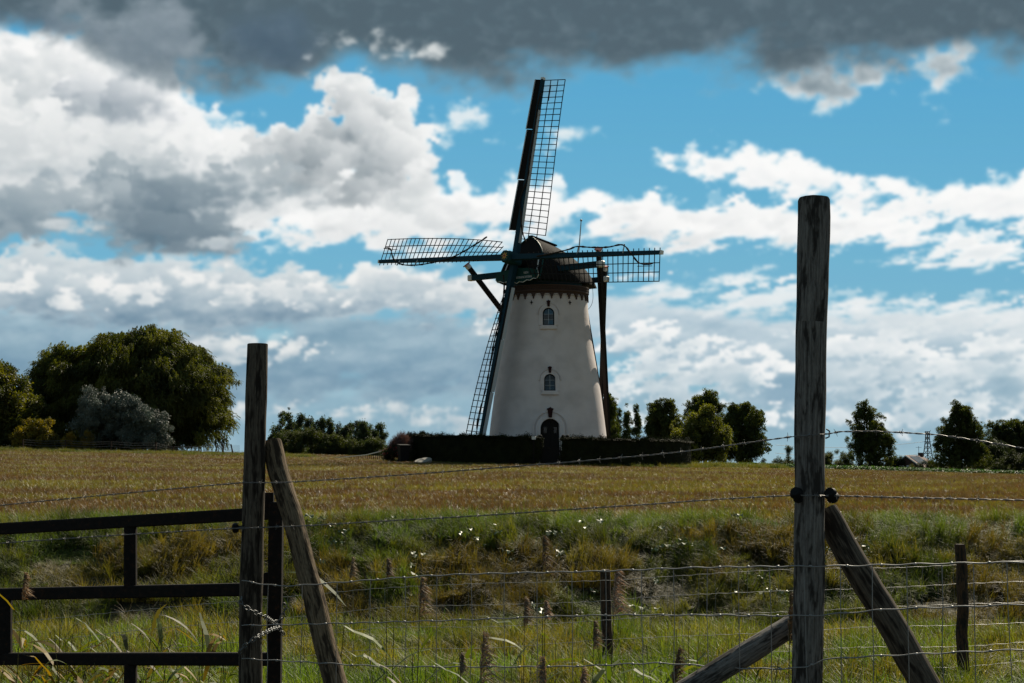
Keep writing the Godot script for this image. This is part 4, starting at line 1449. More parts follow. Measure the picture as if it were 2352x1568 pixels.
	for i in 3:
		var p: Vector3 = fp[i] - base
		var q: Vector3 = fp[i + 1] - base
		var m := MB.new()
		m.beam(p, q, 0.05, 0.07, Vector3.UP)
		obj("white_rail", m, mat.white_paint, fence)
		var nb := 9
		for j in nb:
			var r := p.lerp(q, (j + 0.5) / nb)
			var gy := ground_y(r.x + base.x, r.z + base.z) - base.y - 0.1
			if r.y - gy < 0.05:
				continue
			var bm := MB.new()
			bm.beam(Vector3(r.x, gy, r.z), r, 0.03, 0.03)
			obj("bar", bm, mat.tarred_wood, fence)
	# field fence before the willow: posts and wires
	var spots := [[52, 0, 0.0], [150, 0, 0.02], [255, 0, 0.0], [358, 0, 0.0], [397, 0, 0.03], [514, 0, -0.10], [537, 0, -0.22]]
	var ff := thing("field_fence", "old wire fence on low stakes before the willow and bushes", "fence", Vector3(across(300, 103), ground_y(across(300, 103), -103), -103))
	var tops := []
	for q in spots:
		var x := across(q[0], 103)
		var gy := ground_y(x, -103)
		var m := MB.new()
		var foot := Vector3(x, gy - 0.1, -103) - ff.position
		var top := foot + Vector3(sin(q[2]) * 0.9, 0.85 if q[0] != 397 else 0.62, 0)
		m.tube(PackedVector3Array([foot, top]), PackedFloat32Array([0.05, 0.045]), 7)
		obj("stake", m, mat.stake_wood, ff)
		tops.append([foot, top])
	for e in [0.35, 0.6, 0.8, 0.97]:
		for i in tops.size() - 1:
			var m := MB.new()
			var p: Vector3 = tops[i][0].lerp(tops[i][1], e)
			var q: Vector3 = tops[i + 1][0].lerp(tops[i + 1][1], e)
			var mid := (p + q) * 0.5 + Vector3(0, -0.07, 0)
			m.tube(PackedVector3Array([p, mid, q]), PackedFloat32Array([0.008, 0.008, 0.008]), 4, false)
			obj("wire", m, mat.old_wire, ff)
	var net := MB.new()
	for i in 26:
		var t := i / 25.0
		var p: Vector3 = tops[5][0].lerp(tops[6][0], t * 2.2 - 0.6)
		net.tube(PackedVector3Array([p, p + Vector3(-0.05, 0.8, 0)]), PackedFloat32Array([0.006, 0.006]), 4, false)
	obj("netting", net, mat.wire, ff).set_meta("kind", "stuff")

# ---------------------------------------------------------------- house, pylon, crop across the field
func build_farm() -> void:
	var d := 268.0
	var hp := Vector3(across(2099, d), 0, -d)
	hp.y = ground_y(hp.x, hp.z) - 0.1
	var h := thing("farmhouse", "dark brick farmhouse with red roof and solar panels beyond the green crop", "house", hp, -0.55)
	var w := 3.9
	var l := 4.4
	var eave := 1.0
	var top := at(2099, 1047, d).y - hp.y
	var m := MB.new()
	m.quad(Vector3(-w, -0.6, l), Vector3(w, -0.6, l), Vector3(w, eave, l), Vector3(-w, eave, l))
	m.tri(Vector3(-w, eave, l), Vector3(w, eave, l), Vector3(0, top - 0.08, l))
	m.quad(Vector3(w, -0.6, -l), Vector3(-w, -0.6, -l), Vector3(-w, eave, -l), Vector3(w, eave, -l))
	m.tri(Vector3(w, eave, -l), Vector3(-w, eave, -l), Vector3(0, top - 0.08, -l))
	m.quad(Vector3(w, -0.6, l), Vector3(w, -0.6, -l), Vector3(w, eave, -l), Vector3(w, eave, l))
	m.quad(Vector3(-w, -0.6, -l), Vector3(-w, -0.6, l), Vector3(-w, eave, l), Vector3(-w, eave, -l))
	obj("wall", m, mat.brick_wall, h)
	var dir := Vector3(w + 0.25, eave - 0.2 - top, 0)
	for s in [-1.0, 1.0]:
		m = MB.new()
		var a := Vector3(0, top, l + 0.2)
		var b := Vector3(0, top, -l - 0.2)
		var e := Vector3(dir.x * s, dir.y, 0)
		var up := Vector3(0, 0.12, 0)
		if s > 0:
			m.quad(a + up, a + e + up, b + e + up, b + up)
			m.quad(b, b + e, a + e, a)
			m.quad(a, a + e, a + e + up, a + up)
			m.quad(a + e, b + e, b + e + up, a + e + up)
		else:
			m.quad(b + up, b + e + up, a + e + up, a + up)
			m.quad(a, a + e, b + e, b)
			m.quad(a + e, a, a + up, a + e + up)
			m.quad(b + e, a + e, a + e + up, b + e + up)
		var rf := obj("roof", m, mat.roof_tiles, h)
		m = MB.new()
		m.beam(a + Vector3(0, 0.02, 0.05), a + e + Vector3(0, 0.02, 0.05), 0.16, 0.06, Vector3.UP)
		obj("verge_board", m, mat.grey_paint, rf)
		if s > 0:
			var nn := Vector3(-dir.y, dir.x, 0).normalized()
			for i in 5:
				m = MB.new()
				var z0 := l - 0.9 - i * 1.05
				var p := dir * 0.07 + Vector3(0, top + 0.12, 0) + nn * 0.06
				var q := dir * 0.5 + Vector3(0, top + 0.12, 0) + nn * 0.06
				m.quad(p + Vector3(0, 0, z0), q + Vector3(0, 0, z0), q + Vector3(0, 0, z0 - 1.0), p + Vector3(0, 0, z0 - 1.0))
				obj("solar_panel", m, mat.solar_glass, rf)
			m = MB.new()
			m.quad(dir * 0.62 + Vector3(0, top + 0.12, l - 2.4) + nn * 0.05, dir * 0.86 + Vector3(0, top + 0.12, l - 2.4) + nn * 0.05, dir * 0.86 + Vector3(0, top + 0.12, l - 2.9) + nn * 0.05, dir * 0.62 + Vector3(0, top + 0.12, l - 2.9) + nn * 0.05)
			obj("skylight", m, plain("skylight_glass", srgb(0.5, 0.52, 0.54), 0.2), rf)
	for x in [-0.75, 0.55]:
		m = MB.new()
		m.box(Transform3D(Basis(), Vector3(x, 1.55, l + 0.04)), Vector3(0.9, 1.25, 0.08))
		var f := obj("window", m, mat.white_paint, h)
		m = MB.new()
		m.box(Transform3D(Basis(), Vector3(x, 1.55, l + 0.07)), Vector3(0.66, 1.0, 0.08))
		obj("pane", m, mat.glass, f)
	m = MB.new()
	m.box(Transform3D(Basis(), Vector3(0.0, top + 0.1, -l + 0.6)), Vector3(0.7, 1.0, 0.7))
	obj("chimney", m, mat.brick_wall, h)
	m = MB.new()
	m.tube(PackedVector3Array([Vector3(0, top, -l + 1.6), Vector3(0, top + 1.7, -l + 1.6)]), PackedFloat32Array([0.04, 0.04]), 5)
	m.beam(Vector3(-0.5, top + 1.5, -l + 1.6), Vector3(0.5, top + 1.5, -l + 1.6), 0.05, 0.05, Vector3.UP)
	obj("aerial", m, mat.pylon_steel, h)
	# lattice pylon far behind
	var pd := 900.0
	var pp := Vector3(across(2131, pd), ground_y(across(2131, pd), -pd), -pd)
	var py := thing("power_pylon", "grey steel lattice power pylon on the horizon behind the house", "pylon", pp, 0.5)
	var ph := at(2131, 990, pd).y - pp.y
	var half := func(t: float) -> float: return lerpf(2.5, 0.75, minf(1.0, t / 0.8))
	for c in [[-1, -1], [1, -1], [1, 1], [-1, 1]]:
		m = MB.new()
		for k in 8:
			var t0 := k / 8.0
			var t1 := (k + 1) / 8.0
			m.beam(Vector3(c[0] * half.call(t0), ph * t0, c[1] * half.call(t0)), Vector3(c[0] * half.call(t1), ph * t1, c[1] * half.call(t1)), 0.36, 0.36)
		obj("leg", m, mat.pylon_steel, py)
	for k in 8:
		var t0 := k / 8.0
		var t1 := (k + 1) / 8.0
		m = MB.new()
		var cs := [[-1, -1], [1, -1], [1, 1], [-1, 1]]
		for i in 4:
			var p: Array = cs[i]
			var q: Array = cs[(i + 1) % 4]
			m.beam(Vector3(p[0] * half.call(t0), ph * t0, p[1] * half.call(t0)), Vector3(q[0] * half.call(t1), ph * t1, q[1] * half.call(t1)), 0.22, 0.22)
			m.beam(Vector3(q[0] * half.call(t0), ph * t0, q[1] * half.call(t0)), Vector3(p[0] * half.call(t1), ph * t1, p[1] * half.call(t1)), 0.22, 0.22)
		obj("bracing", m, mat.pylon_steel, py)
	for q in [[0.72, 2.9], [0.40, 3.4], [0.99, 1.9]]:
		m = MB.new()
		m.beam(Vector3(-q[1], ph * q[0], 0), Vector3(q[1], ph * q[0], 0), 0.3, 0.3, Vector3.UP)
		obj("cross_arm", m, mat.pylon_steel, py)
	for q in [[0.72, "upper", 1003.0], [0.40, "lower", 1040.0]]:
		m = MB.new()
		var a := pp + Vector3(-2.6, ph * q[0], 0)
		var b := at(1780, 0.5 * (q[2] + 1040.0), pd * 0.95)
		var pts := PackedVector3Array()
		var rad := PackedFloat32Array()
		for i in 13:
			var t := i / 12.0
			pts.append(a.lerp(b, t) + Vector3(0, -4.0 * t * (1.0 - t) * 2.2, 0))
			rad.append(0.09)
		m.tube(pts, rad, 4, false)
		tag(obj("power_line", m, mat.pylon_steel), "thin %s power line sagging away from the pylon" % q[1], "power line", "power lines from the pylon")
	# strip of leafy green crop along the field's far right edge
	var where := []
	var tints := PackedColorArray()
	for i in 1900:
		var dd := lerpf(119.0, 152.0, pow(rng.randf(), 1.5))
		var px := rng.randf_range(1670, 2420)
		if px < 1720 and rng.randf() < 0.7:
			continue
		var x := across(px, dd)
		where.append(Transform3D(Basis(Vector3.UP, rng.randf_range(0, TAU)).scaled(Vector3(0.42, 0.2, 0.42) * rng.randf_range(0.8, 1.3)), Vector3(x, ground_y(x, -dd) + 0.14, -dd)))
		var t := Color(0.035, 0.075, 0.02).lerp(Color(0.08, 0.15, 0.035), rng.randf())
		t.a = 1.0
		tints.append(t)
	var crop := crowd("crop_leaves", spray("broad", 0), leafy("crop_leaf", Color(0.8, 0.9, 0.4), 0.5), where, tints, self)
	crop.set_meta("kind", "stuff")
	tag(crop, "strip of leafy green crop along the far edge of the stubble", "crop")
# ---------------------------------------------------------------- posts and wires
func log_mesh(a: Vector3, b: Vector3, r0: float, r1: float, sd: int, cut := 0.0, bumps := 0.10) -> ArrayMesh:
	# a round wooden pole from a (foot) to b (top), with a worn rim and slightly crooked
	var n := noise_of(FastNoiseLite.TYPE_SIMPLEX_SMOOTH, 0.02, 3, sd)
	var m := MB.new()
	var pts := PackedVector3Array()
	var rad := PackedFloat32Array()
	var k := 46
	var y := (b - a).normalized()
	for i in k + 1:
		var t := i / float(k)
		var p := a.lerp(b, t)
		p += Vector3(n.get_noise_1d(t * 90.0 + 10.0), 0, n.get_noise_1d(t * 90.0 + 500.0)) * r0 * 0.35
		pts.append(p)
		rad.append(lerpf(r0, r1, t) * (1.0 + 0.05 * n.get_noise_1d(t * 260.0 + 900.0)))
	var end := pts[-1]
	for e in [[0.006, 0.985], [0.011, 0.93], [0.013, 0.80]]:
		pts.append(end + y * e[0])
		rad.append(r1 * e[1])
	m.tube(pts, rad, 28, true, n, bumps)
	return m.made()

func strand(pts: Array, step: float) -> PackedVector3Array:
	# smooth curve through [px, py, depth] triples
	var cv := Curve3D.new()
	var w := []
	for p in pts:
		w.append(at(p[0], p[1], p[2]))
	for i in range(w.size()):
		var t: Vector3 = (w[mini(i + 1, w.size() - 1)] - w[maxi(i - 1, 0)]) * 0.17
		cv.add_point(w[i], -t, t)
	var out := PackedVector3Array()
	var l := cv.get_baked_length()
	var n := maxi(2, int(l / step))
	for i in n + 1:
		out.append(cv.sample_baked(l * i / n))
	return out

func barbed_wire(label: String, pts: Array) -> void:
	var way := strand(pts, 0.007)
	var mid := way[way.size() / 2]
	var t := thing("barbed_wire", label, "wire", Vector3(mid.x, mid.y, mid.z))
	for s in 2:
		var p := PackedVector3Array()
		var r := PackedFloat32Array()
		for i in way.size():
			var a := i * 0.55 + s * PI
			p.append(way[i] - t.position + Vector3(0, cos(a), sin(a)) * 0.0017)
			r.append(0.0016)
		var m := MB.new()
		m.tube(p, r, 5, false)
		obj("strand", m, mat.old_wire, t)
	var i := 5
	while i < way.size() - 2:
		var d := (way[i + 1] - way[i - 1]).normalized()
		var m := MB.new()
		# two short wires wound round the strands, four points
		var wind := PackedVector3Array()
		var wr := PackedFloat32Array()
		for k in 13:
			var a := k * 1.0
			wind.append(d * (k - 6) * 0.0013 + Vector3(0, cos(a), sin(a)) * 0.0042)
			wr.append(0.0012)
		m.tube(wind, wr, 4, false)
		for k in 4:
			var ang := k * 1.7 + rng.randf_range(-0.4, 0.4)
			var dir := (Vector3(0, cos(ang), sin(ang)) + d * rng.randf_range(-0.7, 0.7)).normalized()
			m.tube(PackedVector3Array([Vector3.ZERO, dir * rng.randf_range(0.013, 0.018)]), PackedFloat32Array([0.0013, 0.0006]), 4)
		obj("barb", m, mat.old_wire, t, way[i] - t.position)
		i += 13 + rng.randi_range(-1, 1)

func mesh_wire(m: MB, way: PackedVector3Array, from: Vector3, r: float, knots: float) -> void:
	var p := PackedVector3Array()
	var rad := PackedFloat32Array()
	for i in way.size():
		# tension crimps
		p.append(way[i] - from + Vector3(0, 0.0022 * sin(i * 0.9), 0))
		rad.append(r)
	m.tube(p, rad, 5, false)
	var i := 3
	while i < way.size():
		if knots > 0.0:
			m.ball(way[i] - from, Vector3(1.4, 1.0, 1.0) * r * 2.1, 6, 4)
		i += int(knots) if knots > 0.0 else 1000000

func at_px(way: PackedVector3Array, px: float) -> Vector3:
	# the point of the strand that shows at that x
	for i in way.size() - 1:
		var a := 1176.0 + F * way[i].x / -way[i].z
		var b := 1176.0 + F * way[i + 1].x / -way[i + 1].z
		if a <= px and px <= b:
			return way[i].lerp(way[i + 1], (px - a) / maxf(0.001, b - a))
	return way[0] if px < 1176.0 + F * way[0].x / -way[0].z else way[-1]

func net_fence(called: String, label: String, lines: Array, step_px: float, r: float, r_stay: float, material: Material, foot: float, knot: int, from_px: float, to_px: float, skip := 0.0) -> void:
	var ways := []
	for l in lines:
		ways.append(strand(l, 0.022))
	var o: Vector3 = ways[0][ways[0].size() / 2]
	var t := thing(called, label, "fence", o)
	for w in ways:
		var m := MB.new()
		mesh_wire(m, w, o, r, knot)
		obj("line_wire", m, material, t)
	var px := from_px
	while px < to_px:
		var p := PackedVector3Array()
		var rad := PackedFloat32Array()
		for w in ways:
			p.append(at_px(w, px + rng.randf_range(-2.5, 2.5)) - o)
			rad.append(r_stay)
		var last: Vector3 = p[-1]
		if foot > 0.0:
			p.append(last + Vector3(rng.randf_range(-0.01, 0.01), -foot, 0))
			rad.append(r_stay)
		var m := MB.new()
		m.tube(p, rad, 5, false)
		obj("stay_wire", m, material, t)
		px += step_px * rng.randf_range(0.94, 1.06)

func build_back_fence() -> void:
	# sheep netting along the foot of the bank, on short stakes
	var k := 0
	for q in [[1391, 1311, 12.9, "thin dark fence stake standing behind the big reed plume"], [2205, 1253, 12.4, "thin brown fence stake in the netting right of the leaning brace"]]:
		var top := at(q[0], q[1], q[2])
		var foot := Vector3(top.x + 0.01, ground_y(top.x, top.z) - 0.1, top.z)
		var t := thing("fence_stake", q[3], "post", foot)
		obj("stake", log_mesh(Vector3.ZERO, top - foot, 0.047, 0.043, 611 + k), mat.stake_wood, t)
		k += 1
	var base := [[-420, 1476], [-60, 1440], [330, 1400], [720, 1362], [890, 1348], [1121, 1342], [1366, 1331], [1520, 1323], [1820, 1308], [2000, 1302], [2205, 1297], [2420, 1285], [2760, 1268]]
	var lines := []
	for i in 6:
		var l := []
		for b in base:
			var drop: float = i * lerpf(49.0, 46.0, (b[0] + 60.0) / 2480.0)
			l.append([b[0], b[1] + drop + 3.0 * sin(b[0] * 0.01 + i), 13.0 - 0.6 * (b[0] + 60.0) / 2480.0])
		lines.append(l)
	net_fence("sheep_netting", "fine pale wire netting along the foot of the grassy bank", lines, 37.0, 0.0019, 0.0012, mat.wire, 0.0, 0, -400.0, 2740.0)

func build_front_fence() -> void:
	# the tall post on the right
	var top := at(1864, 461, 5.8)
	var foot := at(1851, 1640, 5.8)
	foot = foot + (foot - top).normalized() * 0.7
	var rp := thing("fence_post", "tall grey weathered fence post with black insulators", "post", Vector3(foot.x, 0, foot.z))
	foot.y = -0.15
	obj("pole", log_mesh(foot - rp.position, top - rp.position, 0.054, 0.0585, 21), mat.weathered_post, rp)
	for q in [[1832, 1137, "insulator"], [1910, 1138, "insulator"]]:
		var p := at(q[0], q[1], 5.76)
		var m := MB.new()
		m.lathe([[0.0, -0.028], [0.016, -0.027], [0.024, -0.014], [0.017, -0.004], [0.017, 0.004], [0.025, 0.014], [0.018, 0.028], [0.0, 0.029]], 16)
		var c := at(1868, 1135, 5.8)
		var o := obj(q[2], m, mat.black_plastic, rp, p - rp.position)
		o.rotation = Vector3(0.9, 0.0, 0.5)
	var st := MB.new()
	st.tube(PackedVector3Array([at(1898, 985, 5.74), at(1905, 990, 5.73), at(1904, 1003, 5.73), at(1896, 1006, 5.74)]), PackedFloat32Array([0.003, 0.003, 0.003, 0.003]), 5)
	obj("staple", st, mat.old_wire, rp, -rp.position)
	# its two braces
	var a := at(1893, 1178, 5.92)
	var b := at(2166, 1640, 5.75)
	var e := b + (b - a).normalized() * 0.35
	var br := thing("post_brace", "dark leaning brace pole sloping down right from the tall grey post", "post", Vector3(e.x, 0, e.z))
	obj("pole", log_mesh(e - br.position, a - br.position, 0.057, 0.050, 33), mat.dark_post, br)
	a = at(1822, 1432, 6.05)
	b = at(1588, 1580, 5.9)
	e = b + (b - a).normalized() * 1.0
	br = thing("post_brace", "grey brace log sloping down left from the tall grey post", "post", Vector3(e.x, e.y, e.z))
	obj("pole", log_mesh(e - br.position, a - br.position, 0.050, 0.042, 35), mat.weathered_post, br)
	# the shorter post on the left and its brace
	top = at(592, 793, 7.2)
	var mid := at(577, 1350, 7.2)
	foot = at(581, 1620, 7.2)
	var lp := thing("fence_post", "brown weathered gate post with a flat sawn top", "post", Vector3(foot.x, 0, foot.z))
	var n := noise_of(FastNoiseLite.TYPE_SIMPLEX_SMOOTH, 0.02, 3, 47)
	var m := MB.new()
	var pts := PackedVector3Array()
	var rad := PackedFloat32Array()
	for i in 57:
		var t := i / 56.0
		var p := foot.lerp(mid, minf(1.0, t * 2.1)) if t < 0.476 else mid.lerp(top, (t - 0.476) / 0.524)
		p.y = lerpf(-0.15, top.y, t)
		if t < 0.3:
			p.x = foot.x
		pts.append(p - lp.position)
		rad.append(lerpf(0.0545, 0.0485, t) * (1.0 + 0.07 * n.get_noise_1d(t * 300.0)))
	for q in [[0.005, 0.98], [0.008, 0.9]]:
		pts.append(pts[56] + Vector3(0, q[0], 0))
		rad.append(0.0485 * q[1])
	m.tube(pts, rad, 28, true, n, 0.11)
	obj("pole", m, mat.dark_post, lp)
	var ins := MB.new()
	ins.lathe([[0.0, -0.02], [0.014, -0.018], [0.018, 0.0], [0.012, 0.02], [0.0, 0.022]], 12)
	ins.beam(Vector3(0.01, 0, 0), Vector3(0.05, 0, -0.01), 0.012, 0.012)
	var io := obj("insulator", ins, mat.black_plastic, lp, at(541, 1212, 7.16) - lp.position)
	io.rotation.x = 0.4
	a = at(628, 1019, 7.26)
	b = at(779, 1610, 6.9)
	e = b + (b - a).normalized() * 0.45
	br = thing("post_brace", "brown brace pole leaning from the ground up against the gate post", "post", Vector3(e.x, 0, e.z))
	obj("pole", log_mesh(e - br.position, a - br.position, 0.054, 0.044, 51), mat.brace_wood, br)
	# wires
	barbed_wire("upper barbed wire crossing from the gate post to the top of the tall post", [[-460, 1205, 8.5], [-40, 1164, 7.9], [280, 1133, 7.5], [560, 1108, 7.1], [640, 1108, 7.0], [900, 1092, 6.8], [1180, 1071, 6.5], [1400, 1053, 6.25], [1560, 1038, 6.1], [1700, 1019, 5.9], [1815, 1003, 5.78], [1863, 999, 5.72], [1902, 996, 5.72], [1930, 991, 5.7], [2000, 990, 5.6], [2150, 998, 5.45], [2250, 1012, 5.35], [2420, 1040, 5.2], [2760, 1080, 4.9]])
	barbed_wire("lower barbed wire held at the insulators of the tall post", [[-460, 1280, 8.5], [-40, 1250, 7.9], [280, 1228, 7.5], [540, 1213, 7.12], [600, 1211, 7.08], [720, 1206, 6.95], [900, 1195, 6.8], [1100, 1184, 6.6], [1300, 1170, 6.4], [1500, 1157, 6.15], [1650, 1146, 5.95], [1830, 1137, 5.74], [1868, 1138, 5.71], [1912, 1138, 5.74], [2100, 1143, 5.5], [2420, 1150, 5.2], [2760, 1160, 4.9]])
	var h1 := [[556, 1333, 7.12], [640, 1345, 7.0], [740, 1340, 6.9], [1000, 1321, 6.65], [1250, 1314, 6.45], [1390, 1311, 6.3], [1600, 1303, 6.05], [1850, 1300, 5.72], [1960, 1299, 5.66], [2100, 1295, 5.5], [2420, 1289, 5.2], [2760, 1284, 4.9]]
	var h2 := [[556, 1436, 7.12], [740, 1432, 6.9], [1000, 1425, 6.65], [1350, 1413, 6.35], [1600, 1412, 6.05], [1830, 1414, 5.73], [1890, 1412, 5.7], [2050, 1398, 5.55], [2200, 1393, 5.4], [2420, 1385, 5.2], [2760, 1374, 4.9]]
	var h3 := [[556, 1512, 7.12], [740, 1522, 6.9], [900, 1530, 6.75], [1300, 1530, 6.4], [1500, 1522, 6.15], [1700, 1534, 5.9], [1850, 1533, 5.72], [1890, 1514, 5.7], [2100, 1502, 5.5], [2420, 1488, 5.2], [2760, 1470, 4.9]]
	net_fence("wire_netting", "coarse wire netting strung between the gate post and the tall post", [h1, h2, h3], 76.0, 0.0026, 0.0017, mat.wire, 0.22, 6, 620.0, 2740.0)

# ---------------------------------------------------------------- gate
func build_gate() -> void:
	var base := at(635, 1560, 7.55)
	base.y = ground_y(base.x, base.z)
	var g := thing("field_gate", "dark iron field gate with three rails hung behind the left post", "gate", base)
	var top := at(635, 1152, 7.55) - base
	var m := MB.new()
	m.beam(Vector3(top.x, 0.12, top.z), top, 0.066, 0.066, Vector3.RIGHT, 0.006)
	obj("stile", m, mat.gate_iron, g)
	var right := [[625, 1178, 7.55], [625, 1352, 7.55], [625, 1513, 7.55]]
	var left := [[-440, 1240, 8.95], [-440, 1373, 8.95], [-440, 1512, 8.95]]
	var rails := []
	for i in 3:
		var a := at(left[i][0], left[i][1], left[i][2]) - base
		var b := at(right[i][0], right[i][1], right[i][2]) - base
		rails.append([a, b])
		m = MB.new()
		m.beam(a, b, 0.062, 0.05, Vector3.UP, 0.006)
		obj("rail", m, mat.gate_iron, g)
	# uprights between the rails, staggered
	for q in [[300, 0, 1], [14, 1, 2], [301, 2, 3], [-280, 0, 1], [-440, 0, 1], [-440, 1, 2], [-440, 2, 3]]:
		var t: float = 8.95 * (q[0] + 440.0) / (8.95 * (q[0] + 440.0) + 7.55 * (625.0 - q[0]))
		var a: Vector3 = rails[q[1]][0].lerp(rails[q[1]][1], t)
		var b: Vector3 = rails[q[2]][0].lerp(rails[q[2]][1], t) if q[2] < 3 else Vector3(a.x, 0.08, a.z)
		m = MB.new()
		m.beam(b + Vector3(0, 0.02, 0), a - Vector3(0, 0.02, 0), 0.06, 0.044, Vector3.RIGHT, 0.006)
		obj("upright", m, mat.gate_iron, g)
	# welded corner plates
	for q in [[0, 0.07], [1, 0.05]]:
		var c: Vector3 = rails[q[0]][1]
		m = MB.new()
		m.slab(PackedVector2Array([Vector2(-0.10, 0.0), Vector2(0.02, 0.0), Vector2(0.02, q[1]), Vector2(-0.02, q[1])]), Transform3D(Basis(), c + Vector3(-0.012, 0.028, 0)), 0.03)
		obj("corner_plate", m, mat.gate_iron, g)
	# chain round gate and post
	var way := [[555, 1372, 7.12], [552, 1385, 7.08], [568, 1396, 7.07], [590, 1408, 7.10], [612, 1417, 7.2], [632, 1430, 7.48], [648, 1418, 7.5], [655, 1400, 7.5], [652, 1386, 7.5]]
	var way2 := [[632, 1432, 7.46], [645, 1446, 7.48], [652, 1458, 7.5], [640, 1440, 7.46], [610, 1452, 7.2], [588, 1464, 7.1], [568, 1478, 7.08], [553, 1492, 7.1], [552, 1500, 7.12]]
	var first := at(600, 1430, 7.15)
	var ch := thing("gate_chain", "loose steel chain looped round the gate post and stile", "chain", first)
	var lm := MB.new()
	var ring := PackedVector3Array()
	var rr := PackedFloat32Array()
	for i in 13:
		var t := TAU * i / 12.0
		ring.append(Vector3(0.0085 * cos(t), 0.017 * sin(t), 0))
		rr.append(0.0026)
	lm.tube(ring, rr, 6, false)
	var link := lm.made()
	for w in [way, way2]:
		var p := strand(w, 0.024)
		for i in p.size() - 1:
			var y := (p[i + 1] - p[i]).normalized()
			var z := y.cross(Vector3(0.3, 0.1, 0.95)).normalized()
			var bs := Basis(z.cross(y) * -1.0, y, z).orthonormalized()
			if i % 2:
				bs = bs * Basis(Vector3.UP, PI / 2)
			var o := obj("link", link, mat.chain_steel, ch)
			o.transform = Transform3D(bs, p[i].lerp(p[i + 1], 0.5) - first)

# ---------------------------------------------------------------- reeds
func reed(label: String, px: float, py: float, d: float, plume: float, lean: float, leaves: int, col: Color, seedy: Color) -> void:
	var tip := at(px, py, d)
	var foot := Vector3(tip.x - lean * 0.5, ground_y(tip.x, tip.z) - 0.05, tip.z + rng.randf_range(-0.15, 0.15))
	var t := thing("reed", label, "reed", foot, 0.0, "reeds growing along the fence")
	var bend := Vector3(lean * 0.5, 0, 0)
	var path := func(s: float) -> Vector3: return Vector3((tip.x - foot.x) * s * s, (tip.y - foot.y) * s, (tip.z - foot.z) * s)
	var m := MB.new()
	m.tint = Color(0.13, 0.11, 0.05).lerp(Color(0.07, 0.085, 0.02), rng.randf())
	var pts := PackedVector3Array()
	var rad := PackedFloat32Array()
	for i in 15:
		pts.append(path.call(i / 14.0))
		rad.append(lerpf(0.0032, 0.0014, i / 14.0))
	m.tube(pts, rad, 5)
	var so := obj("stem", m, mat.dry_grass, t)
	so.set_meta("label", "thin straw-coloured reed stem")
	if plume > 0.0:
		m = MB.new()
		var h: float = tip.y - foot.y
		for i in 170:
			var s := pow(rng.randf(), 0.8)
			var at_s := 1.0 - plume / h * (1.0 - s)
			var p: Vector3 = path.call(at_s)
			var len := lerpf(0.095, 0.03, s) * rng.randf_range(0.5, 1.25) * clampf(plume / 0.2, 0.5, 1.3)
			var ang := rng.randf_range(0, TAU)
			var out := Vector3(cos(ang) * 0.8 + 0.7 * signf(lean), rng.randf_range(0.3, 1.7), sin(ang) * 0.8).normalized()
			m.tint = seedy.lerp(seedy * 1.5, rng.randf())
			m.tint.a = 1.0
			var droop := Vector3(0.5 * signf(lean), -1.1, 0) * len
			var side := out.cross(rand_dir()).normalized()
			m.leaf(PackedVector3Array([p, p + out * len * 0.6, p + out * len + droop * 0.5]), PackedFloat32Array([0.0006, 0.0030, 0.0004]), side)
		obj("plume", m, mat.plume, t)
	for i in leaves:
		var s := rng.randf_range(0.35, 0.86)
		var p: Vector3 = path.call(s)
		var ang := rng.randf_range(0, TAU)
		var out := Vector3(cos(ang), 0.0, sin(ang) * 0.4).normalized()
		var len := rng.randf_range(0.22, 0.42)
		var lp := PackedVector3Array()
		var hw := PackedFloat32Array()
		var up := rng.randf_range(0.5, 1.4)
		for k in 7:
			var q := k / 6.0
			lp.append(p + out * len * q * 0.8 + Vector3(0, len * (up * q - 1.0 * q * q * rng.randf_range(0.6, 0.8)), 0))
			hw.append(0.0125 * sin(PI * pow(q, 0.6)) + 0.0005)
		m = MB.new()
		m.tint = col.lerp(Color(col.r * 1.7, col.g * 1.3, col.b), rng.randf())
		m.tint.a = 1.0
		m.leaf(lp, hw, out.cross(Vector3.UP).lerp(Vector3.UP, rng.randf_range(-0.4, 0.4)).normalized())
		obj("blade", m, mat.grass, t)

